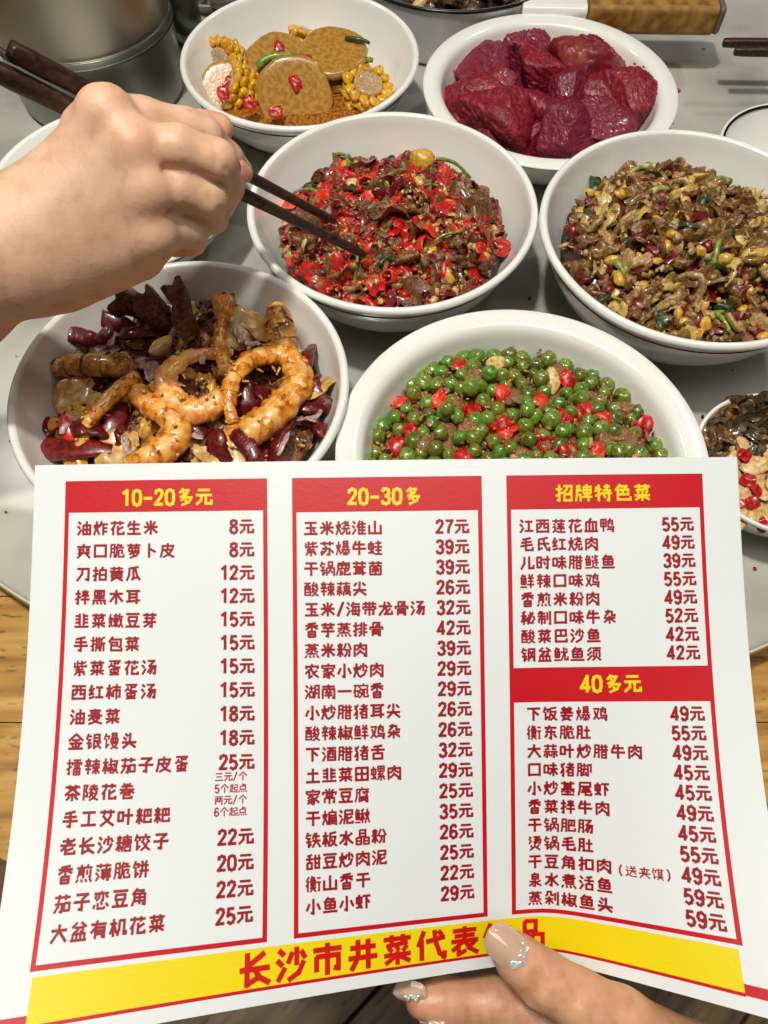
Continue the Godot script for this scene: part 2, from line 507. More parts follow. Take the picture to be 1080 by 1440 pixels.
# ------------------------------------------------------------------ lettering: each sign as brush strokes on a 100 x 100 field, or built of smaller signs (name@x,y,w,h)
const SIGNS := {
	"0": "28 6 12 14 6 34 6 66 12 88 28 95 44 88 50 66 50 34 44 14 28 6",
	"1": "10 26 34 8 34 96",
	"2": "8 30 12 14 28 6 44 12 48 28 40 46 8 91 52 91",
	"3": "8 22 16 9 30 6 44 14 46 30 38 44 24 48|24 48 42 54 50 70 44 88 28 95 12 90 6 76",
	"4": "38 96 38 8 5 72 54 72",
	"5": "46 9 14 9 9 50 26 42 44 50 50 68 42 88 26 95 8 84",
	"6": "47 22 38 8 26 6 12 18 6 50 8 80 26 95 44 86 50 66 42 50 26 46 8 60",
	"7": "6 9 50 9 26 60 22 96",
	"8": "28 6 12 14 10 30 28 47 46 30 44 14 28 6|28 47 10 58 6 76 14 90 28 95 42 90 50 76 46 58 28 47",
	"9": "9 80 18 93 30 95 44 84 50 52 48 22 30 6 12 14 6 34 14 52 30 56 48 42",
	"-": "4 55 52 55", "/": "46 2 8 98", "(": "34 0 18 30 18 70 34 100", ")": "18 0 34 30 34 70 18 100",
	"一": "4 50 96 50", "三": "15 14 85 14|20 50 80 50|5 88 95 88",
	"下": "5 12 95 12|48 12 48 96|54 34 84 58", "东": "10 18 92 18|45 2 22 48 86 48|55 30 55 94 40 88|30 62 12 86|72 62 92 86",
	"两": "5 10 95 10|12 32 12 96|12 32 88 32 88 94 76 90|36 10 36 40 20 72|36 48 46 66|66 10 66 40 52 72|66 46 78 66",
	"个": "50 3 8 46|50 3 94 46|50 36 50 97", "井": "10 28 92 28|4 60 97 60|34 5 34 60 12 96|68 5 68 96",
	"亻": "66 3 8 50|42 32 42 97", "弋": "5 38 95 28|45 3 52 45 70 80 92 95 96 76|66 6 82 20", "代": "亻@2,0,34,100;弋@30,0,70,100",
	"乍": "30 3 5 42|22 24 97 24|48 24 48 97|48 50 92 50|48 74 92 74", "作": "亻@2,0,34,100;乍@32,0,67,100",
	"儿": "32 10 30 55 8 95|66 6 66 88 96 88 96 66", "元": "16 10 84 10|4 40 96 40|36 40 34 70 6 96|62 40 62 90 95 90 95 68",
	"农": "50 2 42 30 6 66|10 34 10 18 90 18 88 34|30 46 30 94 52 82|44 36 60 68 94 92|84 46 62 62",
	"刀": "10 14 88 14 86 90 66 84|46 14 42 50 8 96", "刂": "20 12 20 66|78 4 78 94 50 90",
	"制": "22 4 8 26|14 20 56 20|4 40 60 40|32 4 32 97|12 58 12 86|12 58 54 58 54 86 46 84;刂@66,0,34,100",
	"朵": "30 4 28 24 12 38|30 4 70 4 70 28 90 30 90 22|6 56 94 56|50 40 50 97|46 58 10 90|54 58 92 88", "剁": "朵@2,0,62,100;刂@68,0,32,100",
	"包": "34 2 8 38|26 20 90 20 88 70 72 68|24 40 64 40 64 60 24 60|24 40 24 92 94 92 94 78",
	"南": "50 2 50 34|8 16 92 16|10 34 10 97|10 34 90 34 90 95 76 92|36 40 42 52|64 40 58 52|26 58 74 58|24 76 76 76|50 58 50 96",
	"卜": "40 3 40 97|42 38 84 60", "卷": "28 3 36 16|70 3 62 16|14 22 86 22|4 42 96 42|50 6 44 36 8 66|54 40 96 64|30 58 68 58 68 74 30 74|30 58 30 94 82 94 82 82",
	"口": "12 12 12 94|12 12 88 12 88 94|12 86 88 86", "十": "5 42 95 42|50 3 50 97", "叶": "口@0,14,38,68;十@36,0,64,100",
	"未": "14 22 86 22|4 46 96 46|50 2 50 97|48 48 8 88|52 48 94 86", "味": "口@0,14,36,68;未@36,0,64,100",
	"品": "口@24,0,52,50;口@0,48,48,52;口@52,48,48,52", "土": "14 36 86 36|50 4 50 92|4 92 96 92",
	"基": "5 16 95 16|28 2 28 58|72 2 72 58|28 30 72 30|28 44 72 44|4 58 96 58|30 58 6 80|70 58 94 78|50 62 50 94|28 76 72 76|8 95 92 95",
	"夕": "45 2 10 50|36 20 90 20 70 66 14 97|38 44 56 60", "多": "夕@14,0,66,52;夕@22,42,76,58",
	"大": "6 34 94 34|50 3 48 40 8 96|52 40 94 95", "头": "24 8 42 22|12 30 32 44|4 62 96 62|56 3 54 62 10 97|60 70 92 94",
	"夹": "10 20 90 20|28 30 36 50|74 30 66 50|4 58 96 58|50 3 48 60 10 97|54 62 94 96", "女": "42 4 24 60 82 94|76 30 60 66 12 96|4 34 96 34",
	"姜": "28 2 36 12|72 2 64 12|12 16 88 16|18 30 82 30|6 44 94 44|50 12 50 44;女@5,46,90,54",
	"束": "6 18 94 18|16 36 84 36 84 58 16 58 16 36|50 3 50 97|46 60 8 92|54 60 92 92", "攵": "34 3 10 44|28 24 96 24|74 24 60 66 14 97|36 40 58 72 96 97",
	"嫩": "女@0,4,34,94;束@33,2,36,96;攵@66,0,34,100", "子": "16 10 82 10 52 36|52 34 52 92 32 88|4 50 96 50",
	"宀": "50 0 50 40|6 95 6 45 94 45 92 95", "豕": "10 8 90 8|54 8 10 40|40 24 60 60 54 96 36 90|46 44 10 66|54 62 8 92|88 26 62 46|60 44 94 84",
	"家": "宀@2,0,96,34;豕@6,28,90,72", "小": "50 4 50 94 34 88|24 34 6 74|76 34 94 72",
	"尖": "50 2 50 34|28 10 12 32|70 10 88 30|6 60 94 60|50 40 46 62 8 97|54 64 94 96", "尸": "16 8 88 8 88 34 16 34|16 8 16 50 4 97",
	"毛": "78 4 20 16|12 38 84 30|6 62 92 52|44 12 44 90 92 90 94 70", "尾": "尸@2,0,98,100;毛@20,38,80,62",
	"山": "50 4 50 90|10 34 10 90 90 90|90 34 90 97", "工": "10 14 90 14|50 14 50 88|4 88 96 88", "巴": "14 10 86 10 86 50 14 50|50 10 50 50|14 10 14 90 92 90 92 70",
	"市": "50 2 50 18|5 20 95 20|14 40 14 84|14 40 86 40 86 82 72 78|50 20 50 97",
	"带": "4 16 96 16|26 2 26 30|50 2 50 30|74 2 74 30|8 54 8 38 92 38 92 54|22 56 22 88|22 56 78 56 78 86 68 84|50 40 50 97",
	"常": "50 0 50 20|24 4 34 18|76 4 66 18|6 40 6 24 94 24 92 40|30 34 70 34 70 50 30 50 30 34|18 62 18 92|18 62 82 62 82 90 72 88|50 52 50 98",
	"干": "12 12 88 12|4 48 96 48|50 12 50 97", "亦": "50 0 50 18|4 22 96 22|38 24 36 60 18 92|62 24 62 90 50 86|20 40 8 68|80 40 94 66",
	"心": "10 40 6 84|30 20 32 88 70 88 74 66|48 6 58 40|82 26 96 64", "恋": "亦@4,0,92,56;心@2,56,96,44",
	"手": "78 4 16 16|12 36 88 36|4 60 96 60|50 12 50 92 32 88", "扌": "52 2 52 92 20 88|6 26 94 26|4 66 96 46", "扣": "扌@0,0,40,100;口@42,10,58,84",
	"半": "22 8 34 32|78 8 66 32|10 40 90 40|4 64 96 64|50 2 50 97", "拌": "扌@0,0,38,100;半@37,0,63,100",
	"白": "50 0 36 20|14 22 14 96|14 22 86 22 86 96|14 56 86 56|14 90 86 90", "拍": "扌@0,0,40,100;白@42,2,58,96",
	"招": "扌@0,0,40,100;刀@40,2,60,48;口@44,50,54,48", "非": "36 3 36 80 10 97|6 22 36 22|8 46 36 46|4 70 36 66|64 3 64 97|64 22 96 22|64 46 94 46|64 70 98 70",
	"排": "扌@0,0,38,100;非@36,0,64,100", "其": "5 18 95 18|26 4 26 72|74 4 74 72|26 36 74 36|26 54 74 54|4 72 96 72|32 76 8 96|68 76 92 96",
	"斤": "84 4 22 16|22 14 20 56 4 97|22 44 96 44|66 44 66 97", "撕": "扌@0,0,32,100;其@30,0,38,100;斤@66,0,34,100",
	"田": "10 10 10 96|10 10 90 10 90 96|10 50 90 50|10 91 90 91|50 10 50 90",
	"雷": "14 8 86 8|8 38 8 24 92 24 92 38|50 8 50 54|24 36 36 38|24 48 36 50|64 36 76 38|64 48 76 50;田@14,56,72,44", "擂": "扌@0,0,34,100;雷@34,0,66,100",
	"日": "12 8 12 96|12 8 88 8 88 96|12 50 88 50|12 92 88 92", "寸": "6 28 96 28|68 4 68 90 46 84|22 44 40 64", "时": "日@2,6,36,84;寸@40,0,60,100",
	"晶": "日@24,0,52,50;日@2,50,44,50;日@54,50,44,50", "有": "6 22 94 22|42 2 30 40 6 66|32 40 32 97|32 40 84 40 84 92 68 88|32 58 84 58|32 74 84 74",
	"木": "6 28 94 28|50 3 50 97|46 32 8 82|54 32 94 80", "几": "24 10 22 60 6 96|24 10 74 10 74 88 96 88 96 70", "机": "木@0,0,44,100;几@44,4,56,94",
	"九": "38 2 34 50 8 96|10 30 70 30 70 84 94 84 94 66", "杂": "九@12,0,80,48;木@4,42,92,58",
	"反": "88 6 20 14|22 12 20 56 4 97|24 36 82 36 66 70 24 97|36 52 60 80 96 96", "板": "木@0,0,42,100;反@40,0,60,100", "柿": "木@0,0,42,100;市@40,0,60,100",
	"叔": "25 2 25 42|26 20 50 20|3 42 54 42|28 42 28 92 18 90|13 56 4 84|42 56 52 80|58 20 92 20 78 64 50 97|62 34 76 66 98 96", "椒": "木@0,0,38,100;叔@37,0,63,100",
	"氏": "84 4 20 16|20 14 20 88 46 76|20 46 94 46|54 12 62 56 80 88 96 92 96 70", "水": "50 3 50 92 34 86|8 30 40 30 30 62 6 84|90 18 56 44|54 36 70 64 96 86",
	"氵": "24 6 74 22|8 36 58 52|16 96 84 60", "江": "氵@2,0,32,100;工@36,6,64,88", "昜": "12 8 78 8 24 44|24 42 92 42 86 92 66 88|50 46 14 84|74 46 36 94",
	"汤": "氵@2,0,32,100;昜@34,0,66,100", "少": "50 2 50 54|28 16 8 46|72 14 92 36|84 46 60 78 10 97", "沙": "氵@2,0,32,100;少@34,0,66,100",
	"由": "12 30 12 96|12 30 88 30 88 96|12 60 88 60|12 91 88 91|50 3 50 90", "油": "氵@2,0,32,100;由@36,0,64,100", "泉": "白@20,0,60,48;水@2,46,96,54",
	"匕": "84 14 20 44|18 4 18 88 92 88 92 66", "泥": "氵@2,0,30,100;尸@33,0,67,100;匕@48,42,52,56",
	"舌": "80 4 22 12|4 32 96 32|50 10 50 56|20 56 20 97|20 56 80 56 80 97|20 92 80 92", "活": "氵@2,0,32,100;舌@35,0,65,100",
	"每": "28 2 6 34|22 16 92 16|24 34 18 88|24 34 84 34 80 94 66 92|4 62 97 62|18 86 88 86|46 42 54 52|44 68 52 78", "海": "氵@2,0,30,100;每@32,0,68,100",
	"隹": "34 2 6 46|24 28 24 97|56 4 64 18|24 24 94 24|24 46 90 46|24 68 90 68|24 92 97 92|60 24 60 92", "淮": "氵@2,0,30,100;隹@33,0,67,100",
	"月": "20 6 20 60 4 97|20 6 86 6 86 92 68 88|20 34 86 34|20 60 86 60", "古": "5 24 95 24|50 3 50 50|16 52 16 97|16 52 84 52 84 97|16 91 84 91",
	"湖": "氵@0,0,26,100;古@26,4,36,90;月@62,2,38,96", "火": "14 28 24 52|86 24 72 48|50 4 48 50 8 97|52 50 94 94", "炒": "火@0,0,42,100;少@38,0,62,100", "炸": "火@0,0,42,100;乍@38,0,62,100",
	"占": "50 2 50 40|52 20 90 20|14 42 14 96|14 42 86 42 86 96|14 92 86 92", "灬": "12 16 2 92|34 20 38 90|60 20 66 90|84 14 98 90", "点": "占@8,0,84,72;灬@2,76,96,24",
	"尧": "8 20 84 10|44 2 54 30 92 38|78 18 26 44|4 54 96 54|36 54 34 74 6 97|62 54 62 90 95 90 95 72", "烧": "火@0,0,40,100;尧@38,0,62,100", "烫": "氵@4,0,26,54;昜@32,0,64,54;火@8,50,84,50",
	"煎": "28 2 34 12|72 2 66 12|4 18 96 18;月@8,26,44,48;刂@60,26,34,48;灬@2,78,96,22", "者": "20 14 76 14|48 0 48 32|4 34 96 34|88 8 8 66|30 50 30 97|30 50 80 50 80 97|30 72 80 72|30 93 80 93",
	"煮": "者@2,0,96,76;灬@2,78,96,22", "扁": "46 0 56 10|16 16 88 16 88 36 16 36|16 16 16 50 4 97|26 50 26 97|26 50 92 50 92 95 84 94|26 70 92 70|48 50 48 94|70 50 70 94",
	"煸": "火@0,0,38,100;扁@36,0,64,100", "暴": "日@20,0,60,32;14 42 86 42|4 60 96 60|32 34 32 60|68 34 68 60|30 62 6 82|70 62 94 82|50 64 50 96 40 92|24 76 36 84|24 96 40 86|78 76 64 84|62 86 80 96",
	"爆": "火@0,0,36,100;暴@34,0,66,100", "爽": "4 20 96 20|50 2 46 60 6 97|52 56 94 96|14 32 34 48|34 32 14 50|14 56 32 70|32 56 12 74|66 32 88 48|88 32 68 50|68 56 86 70|88 56 68 74",
	"片": "24 6 24 50 6 97|60 4 60 36|24 36 92 36|24 60 74 60 74 97", "卑": "50 0 42 12|16 14 16 52|16 14 84 14 84 52|16 33 84 33|16 52 84 52|50 14 50 54|50 52 28 72|4 72 96 72|62 56 62 97",
	"牌": "片@0,0,40,100;卑@38,0,62,100", "牛": "28 4 8 46|22 26 88 26|4 56 96 56|50 2 50 97", "牜": "22 14 8 44|18 30 92 30|4 68 96 54|56 3 56 97",
	"特": "牜@0,0,40,100;土@46,0,48,38;40 52 99 52|82 40 82 94 70 90|52 62 62 78", "犭": "84 4 20 36|20 10 62 50 58 96 30 92|58 44 8 78", "猪": "犭@0,0,36,100;者@36,0,64,100",
	"玉": "10 12 90 12|16 48 84 48|4 90 96 90|50 12 50 90|64 62 78 76", "瓜": "84 4 22 14|22 12 20 60 4 96|50 14 50 84 72 74|50 84 36 90|72 60 82 82|62 12 74 60 96 94",
	"甘": "4 28 96 28|24 4 24 96|76 4 76 96|24 58 76 58|24 90 76 90", "甜": "舌@0,0,50,100;甘@52,2,48,96", "生": "26 6 8 44|22 28 88 28|16 58 84 58|4 92 96 92|50 2 50 92",
	"皮": "16 20 16 50 4 97|16 20 90 20 84 36|52 2 52 46|24 46 82 46 62 76 22 97|36 50 60 80 96 96", "分": "36 4 6 48|62 4 96 46|22 50 76 50 74 90 58 86|46 50 42 74 16 97",
	"皿": "14 10 14 88|14 10 86 10 86 88|38 10 38 88|62 10 62 88|2 90 98 90", "盆": "分@4,0,92,58;皿@2,58,96,42", "石": "4 12 96 12|44 12 6 66|28 50 28 97|28 50 86 50 86 97|28 91 86 91",
	"碗": "石@0,2,36,94;宀@36,0,64,32;夕@34,28,36,72;72 40 94 40 94 66 86 64|72 40 72 90 99 90 99 76", "禾": "78 4 22 16|6 36 94 36|50 12 50 97|46 40 8 80|54 40 92 74",
	"必": "8 44 4 76|28 26 30 86 74 86 76 66|40 8 56 30|78 8 10 96|84 36 96 64", "秘": "禾@0,0,42,100;必@42,2,58,96", "米": "20 12 34 36|80 10 64 36|4 46 96 46|50 3 50 97|46 50 8 88|54 50 94 86",
	"粉": "米@0,0,44,100;分@42,0,58,100", "粑": "米@0,0,44,100;巴@46,4,54,92", "广": "50 0 50 12|14 14 96 14|14 14 14 54 3 97",
	"唐": "广@0,0,100,100;26 30 88 30 88 56|20 43 98 43|26 56 88 56|56 18 56 66|30 70 30 97|30 70 86 70 86 97|30 94 86 94", "糖": "米@0,0,38,100;唐@36,0,64,100",
	"此": "30 4 30 88|32 40 56 40|10 30 10 88|4 92 58 82|94 20 66 46|64 4 64 84 97 84 97 66", "糸": "46 2 20 28 62 28|76 14 22 58 84 54|70 40 88 62|50 56 50 94 40 90|26 68 8 90|74 66 92 88", "紫": "此@6,0,88,46;糸@8,44,84,56",
	"纟": "50 3 12 38 56 38|84 22 14 66 84 60|6 92 90 80", "红": "纟@2,2,40,96;工@44,8,56,86", "老": "16 18 74 18|46 2 46 42|4 42 96 42|90 8 8 72|84 58 40 74|36 54 36 90 92 90 92 74",
	"耳": "4 10 96 10|24 10 24 78|74 10 74 97|24 32 74 32|24 54 74 54|4 82 96 74", "肉": "10 20 10 97|10 20 90 20 90 94 74 90|52 2 46 30 22 52|52 32 78 50|50 50 44 64 22 84|52 62 80 82",
	"肚": "月@2,2,40,96;土@44,4,56,92", "肠": "月@2,2,38,96;昜@40,0,60,100", "肥": "月@2,2,40,96;巴@46,4,54,92", "危": "32 2 6 34|28 12 70 12 58 26|20 28 96 28|20 28 18 66 4 97|38 46 78 46 78 66 66 64|38 46 38 90 94 90 94 74",
	"脆": "月@2,2,36,96;危@38,0,62,100", "去": "12 20 88 20|50 3 50 46|4 46 96 46|46 48 16 90 80 84|68 66 90 96", "卩": "16 10 84 10 84 62 62 60|16 10 16 97", "脚": "月@0,2,32,96;去@31,2,38,94;卩@70,4,30,94",
	"昔": "6 18 94 18|30 3 30 40|70 3 70 40|3 40 97 40;日@18,50,64,50", "腊": "月@2,2,38,96;昔@40,0,60,100", "付": "亻@0,0,36,100;寸@36,0,64,100", "腐": "广@0,0,100,100;付@22,20,76,38;肉@24,56,70,44",
	"色": "34 2 6 36|28 14 72 14 58 32|20 34 82 34 82 60 20 60|50 34 50 60|20 34 20 90 94 90 94 74", "艹": "3 50 97 50|30 10 30 95|70 10 70 95", "乂": "78 4 58 46 6 96|20 8 50 56 96 96", "艾": "艹@2,0,96,32;乂@4,30,92,70",
	"于": "14 8 86 8|4 42 96 42|50 8 50 92 34 88", "芋": "艹@2,0,96,32;于@2,32,96,68", "花": "艹@2,0,96,32;亻@6,32,36,68;匕@44,34,54,66", "牙": "12 8 88 8|30 8 26 46|4 46 96 46|66 8 66 92 48 88|62 48 8 92", "芽": "艹@2,0,96,32;牙@4,32,92,68",
	"办": "14 30 70 30 66 92 46 88|42 3 38 50 6 97|14 50 4 78|82 46 96 74", "苏": "艹@2,0,96,32;办@4,32,92,68", "力": "8 30 90 30 84 92 60 88|46 3 42 50 6 97", "茄": "艹@2,0,96,32;力@4,32,52,68;口@58,42,40,54",
	"茶": "艹@2,0,96,30;50 26 4 62|50 26 96 62|20 62 80 62|50 50 50 97|34 72 14 92|66 72 86 90", "茸": "艹@2,0,96,32;耳@4,34,92,66", "车": "10 14 90 14|44 2 24 46 84 46|4 68 97 68|54 30 54 97", "辶": "10 8 24 24|4 42 22 42 22 78 4 94|22 80 50 92 98 94",
	"连": "辶@0,0,100,100;车@32,0,64,82", "莲": "艹@2,0,96,32;连@2,30,96,70", "囗": "8 6 8 96|8 6 92 6 92 96|8 92 92 92", "菌": "艹@2,0,96,32;囗@6,32,88,68;禾@22,40,56,48",
	"采": "86 3 12 12|20 22 30 38|48 18 54 34|84 18 70 38|4 54 96 54|50 40 50 97|46 58 8 90|54 58 94 88", "菜": "艹@2,0,96,30;采@2,28,96,72", "罒": "10 10 10 92|10 10 90 10 90 92|36 10 36 90|64 10 64 90|10 90 90 90", "萝": "艹@2,0,96,28;罒@8,28,84,28;夕@12,54,80,46",
	"示": "20 10 80 10|4 36 96 36|50 36 50 92 34 88|26 54 8 84|74 52 92 82", "蒜": "艹@2,0,96,32;示@0,32,50,68;示@50,32,50,68", "丞": "26 6 72 6 52 22|50 22 50 70 38 66|4 32 36 32 24 56 4 70|88 20 62 40|58 30 74 54 96 68|14 90 86 90", "蒸": "艹@2,0,96,26;丞@4,24,92,54;灬@2,80,96,20",
	"尃": "4 14 96 14|50 0 50 56|76 2 86 10|16 26 16 58|16 26 84 26 84 58|16 42 84 42|16 57 84 57|4 70 96 70|72 60 72 94 56 90|24 78 38 88", "薄": "艹@2,0,96,28;氵@2,28,28,72;尃@32,28,68,72",
	"耒": "14 14 86 14|16 32 84 32|4 52 96 52|50 2 50 97|46 54 8 86|54 54 92 80", "禺": "18 6 18 46|18 6 82 6 82 46|18 26 82 26|18 46 82 46|50 6 50 78|8 60 8 97|8 60 92 60 92 94 80 92|26 82 70 76|62 68 74 84", "藕": "艹@2,0,96,28;耒@0,28,42,72;禺@44,28,56,72",
	"虫": "12 22 12 62|12 22 88 22 88 62|12 60 88 60|50 3 50 88|4 90 84 84|74 72 94 96", "虾": "虫@0,2,42,94;下@44,2,56,96", "疋": "10 12 90 12 80 34|50 12 50 74|52 42 84 42|28 36 24 62 6 92|24 64 46 88 96 94", "蛋": "疋@6,0,88,52;虫@16,50,68,50", "蛙": "虫@0,2,42,94;土@44,0,56,48;土@44,50,56,48",
	"螺": "虫@0,2,38,94;田@44,0,52,40;糸@40,40,60,60", "血": "52 0 34 22|14 26 14 90|14 26 86 26 86 90|38 26 38 90|62 26 62 90|2 92 98 92", "彳": "70 2 14 34|76 30 6 64|48 48 48 97",
	"奂": "36 0 14 24|30 10 70 10 56 22|18 26 18 62|18 26 82 26 82 62|18 44 82 44|18 60 82 60|50 26 50 60|4 74 96 74|50 60 44 78 6 98|58 80 94 97", "亍": "20 12 90 12|4 40 97 40|60 40 60 94 36 90", "衡": "彳@0,0,28,100;奂@27,0,42,100;亍@70,2,30,96",
	"表": "10 14 90 14|16 32 84 32|4 50 96 50|50 2 50 50|46 52 6 80|28 66 28 94 54 84|52 52 66 76 96 95|86 56 66 72", "西": "4 10 96 10|10 34 10 97|10 34 90 34 90 97|10 90 90 90|38 10 36 52 20 68|62 10 62 62 82 62",
	"角": "36 2 8 34|32 14 74 14 60 30|20 32 20 66 6 97|20 32 84 32 84 92 68 88|20 52 84 52|20 72 84 72|52 32 52 90", "豆": "6 8 94 8|22 28 22 58|22 28 78 28 78 58|22 56 78 56|28 66 36 86|72 66 62 86|3 92 97 92",
	"起": "8 18 50 18|29 3 29 36|4 36 54 36|30 36 30 78|30 56 50 56|14 52 12 76 3 96|12 78 34 90 98 93|60 14 92 14 92 42 60 42|60 42 60 74 96 74 96 60", "辛": "50 0 50 12|10 16 90 16|30 22 38 40|70 22 62 40|4 44 96 44|10 66 90 66|50 44 50 97", "辣": "辛@0,0,48,100;束@48,0,52,100",
	"关": "26 2 38 20|74 2 62 20|10 28 90 28|4 54 96 54|50 28 46 56 8 92|54 58 92 90", "送": "辶@0,0,100,100;关@32,0,66,82", "酉": "4 8 96 8|12 28 12 97|12 28 88 28 88 97|38 8 36 44 22 58|62 8 62 54 80 54|12 72 88 72|12 92 88 92", "酒": "氵@2,0,30,100;酉@34,2,66,96",
	"夋": "44 2 18 26 80 24|66 10 86 32|36 32 10 52|62 30 90 50|42 42 10 76|30 56 80 56 56 82 8 98|34 66 60 84 96 97", "酸": "酉@0,2,46,96;夋@46,0,54,100", "金": "50 2 4 44|50 2 96 44|26 40 74 40|10 60 90 60|50 40 50 90|26 68 34 84|74 68 64 84|4 93 96 93",
	"钅": "36 2 6 36|30 18 84 18|22 40 76 40|8 62 88 62|48 40 48 92 88 76", "冈": "10 8 10 97|10 8 90 8 90 94 74 90|72 24 26 80|28 26 76 78", "钢": "钅@0,0,44,100;冈@46,2,52,96", "失": "28 6 8 42|24 26 88 26|4 54 96 54|50 3 46 58 6 97|54 58 96 96", "铁": "钅@0,0,42,100;失@42,0,58,100",
	"艮": "16 8 78 8 78 48 16 48|16 28 78 28|16 8 16 92 46 80|94 52 66 68|46 50 64 78 98 96", "银": "钅@0,0,42,100;艮@44,0,56,100", "锅": "钅@0,0,42,100;口@54,0,36,36;46 46 46 97|46 46 98 46 98 94 90 92|72 36 70 58 56 82|73 60 86 80", "长": "80 6 32 38|26 3 26 92 56 78|4 50 96 50|50 52 66 76 97 95",
	"阝": "20 4 20 97|20 8 78 8 52 40 80 56 76 74 44 70", "夌": "14 14 86 14|50 2 50 30|4 30 96 30|36 34 10 56|62 34 90 52|42 48 8 82|34 58 80 58 56 84 10 98|34 68 60 86 96 97", "陵": "阝@0,0,36,100;夌@36,0,64,100",
	"韭": "36 3 36 78|64 3 64 78|8 18 36 18|8 40 36 40|8 62 36 62|64 18 92 18|64 40 92 40|64 62 92 62|3 90 97 90", "彡": "84 4 14 30|88 34 12 62|94 62 6 97", "页": "4 8 96 8|50 8 42 24|16 26 16 74|16 26 84 26 84 74|50 40 46 70 4 97|60 76 96 97", "须": "彡@0,2,38,96;页@38,2,62,96",
	"饣": "40 2 8 40|32 20 92 20 80 40|44 38 44 90 90 70", "饭": "饣@0,0,40,100;反@38,0,62,100", "交": "50 0 50 16|4 20 96 20|32 30 10 52|66 30 90 50|72 48 54 74 6 97|28 50 50 76 96 97", "饺": "饣@0,0,38,100;交@38,0,62,100", "并": "26 2 38 20|74 2 62 20|8 28 92 28|3 58 97 58|32 28 30 62 8 97|68 28 68 97", "饼": "饣@0,0,38,100;并@38,0,62,100",
	"莫": "艹@0,0,100,28;日@18,30,64,36;大@2,62,96,38", "馍": "饣@0,0,38,100;莫@38,0,62,100", "又": "8 14 86 14 64 60 10 97|22 30 50 70 94 96", "曼": "日@18,0,64,32;罒@6,34,88,26;又@6,60,88,40", "馒": "饣@0,0,38,100;曼@38,0,62,100", "香": "禾@2,0,96,58;日@20,58,60,42",
	"骨": "28 6 28 36|28 6 72 6 72 36|50 22 72 22|50 22 50 36|8 54 8 38 92 38 92 54|24 54 24 97|24 54 76 54 76 94 62 92|24 68 76 68|24 82 76 82", "鱼": "38 2 10 34|34 14 74 14 58 30|18 32 18 72|18 32 82 32 82 72|18 52 82 52|18 72 82 72|50 32 50 72|3 92 97 92",
	"尤": "6 36 94 36|44 3 42 50 8 96|58 38 58 88 96 88 96 66|68 8 84 24", "鱿": "鱼@0,0,46,100;尤@46,0,54,100", "羊": "26 2 38 20|74 2 62 20|10 28 90 28|14 50 86 50|4 74 96 74|50 28 50 97", "鲜": "鱼@0,0,48,100;羊@48,0,52,100", "鲢": "鱼@0,0,46,100;连@46,0,54,100", "鳅": "鱼@0,0,36,100;禾@35,0,32,100;火@67,0,33,100",
	"鸟": "50 2 40 16|22 18 22 66|22 18 80 18 76 46 62 42|40 28 52 38|22 64 92 64 86 95 70 90|6 80 74 80", "鸡": "又@0,4,46,90;鸟@44,0,56,100", "甲": "10 8 10 62|10 8 90 8 90 62|10 34 90 34|10 60 90 60|50 8 50 97", "鸭": "甲@0,2,46,96;鸟@46,0,54,100",
	"鹿": "广@0,0,100,100;22 28 90 28 90 50|22 50 90 50|42 16 42 50|68 16 68 50|30 60 30 94 50 86|30 74 48 74|88 60 60 74|60 56 60 92 96 92 96 80", "麦": "14 12 86 12|20 28 80 28|4 44 96 44|50 2 50 44|42 46 8 74|32 58 78 58 56 82 10 97|34 66 60 84 96 96",
	"黄": "8 14 92 14|32 2 32 32|68 2 68 32|4 34 96 34|16 46 16 78|16 46 84 46 84 78|16 62 84 62|16 78 84 78|50 34 50 78|36 82 10 97|64 82 92 97", "黑": "18 6 18 42|18 6 82 6 82 42|18 40 82 40|34 14 38 30|66 14 62 30|50 6 50 72|14 55 86 55|4 72 96 72;灬@4,78,92,22", "龙": "6 34 94 34|46 3 40 50 6 97|56 36 56 88 95 88 95 68|84 50 40 92|64 8 82 22",
}
var sign_cache := {}
var ink: PackedFloat32Array
var sheet_w := 2048
var sheet_h := 1448
var px_mm := 2048.0 / 297.0

func strokes_of(sign: String) -> Array:
	if sign_cache.has(sign):
		return sign_cache[sign]
	var out := []
	if SIGNS.has(sign):
		var text: String = SIGNS[sign]
		for piece in text.split(";"):
			if piece.contains("@"):
				var box := piece.get_slice("@", 1).split_floats(",")
				for s in strokes_of(piece.get_slice("@", 0)):
					var moved := PackedVector2Array()
					for p in s:
						moved.append(Vector2(box[0] + p.x * box[2] / 100.0, box[1] + p.y * box[3] / 100.0))
					out.append(moved)
			else:
				for s in piece.split("|"):
					var f := s.split_floats(" ")
					var line := PackedVector2Array()
					for i in range(0, f.size() - 1, 2):
						line.append(Vector2(f[i], f[i + 1]))
					out.append(line)
	sign_cache[sign] = out
	return out

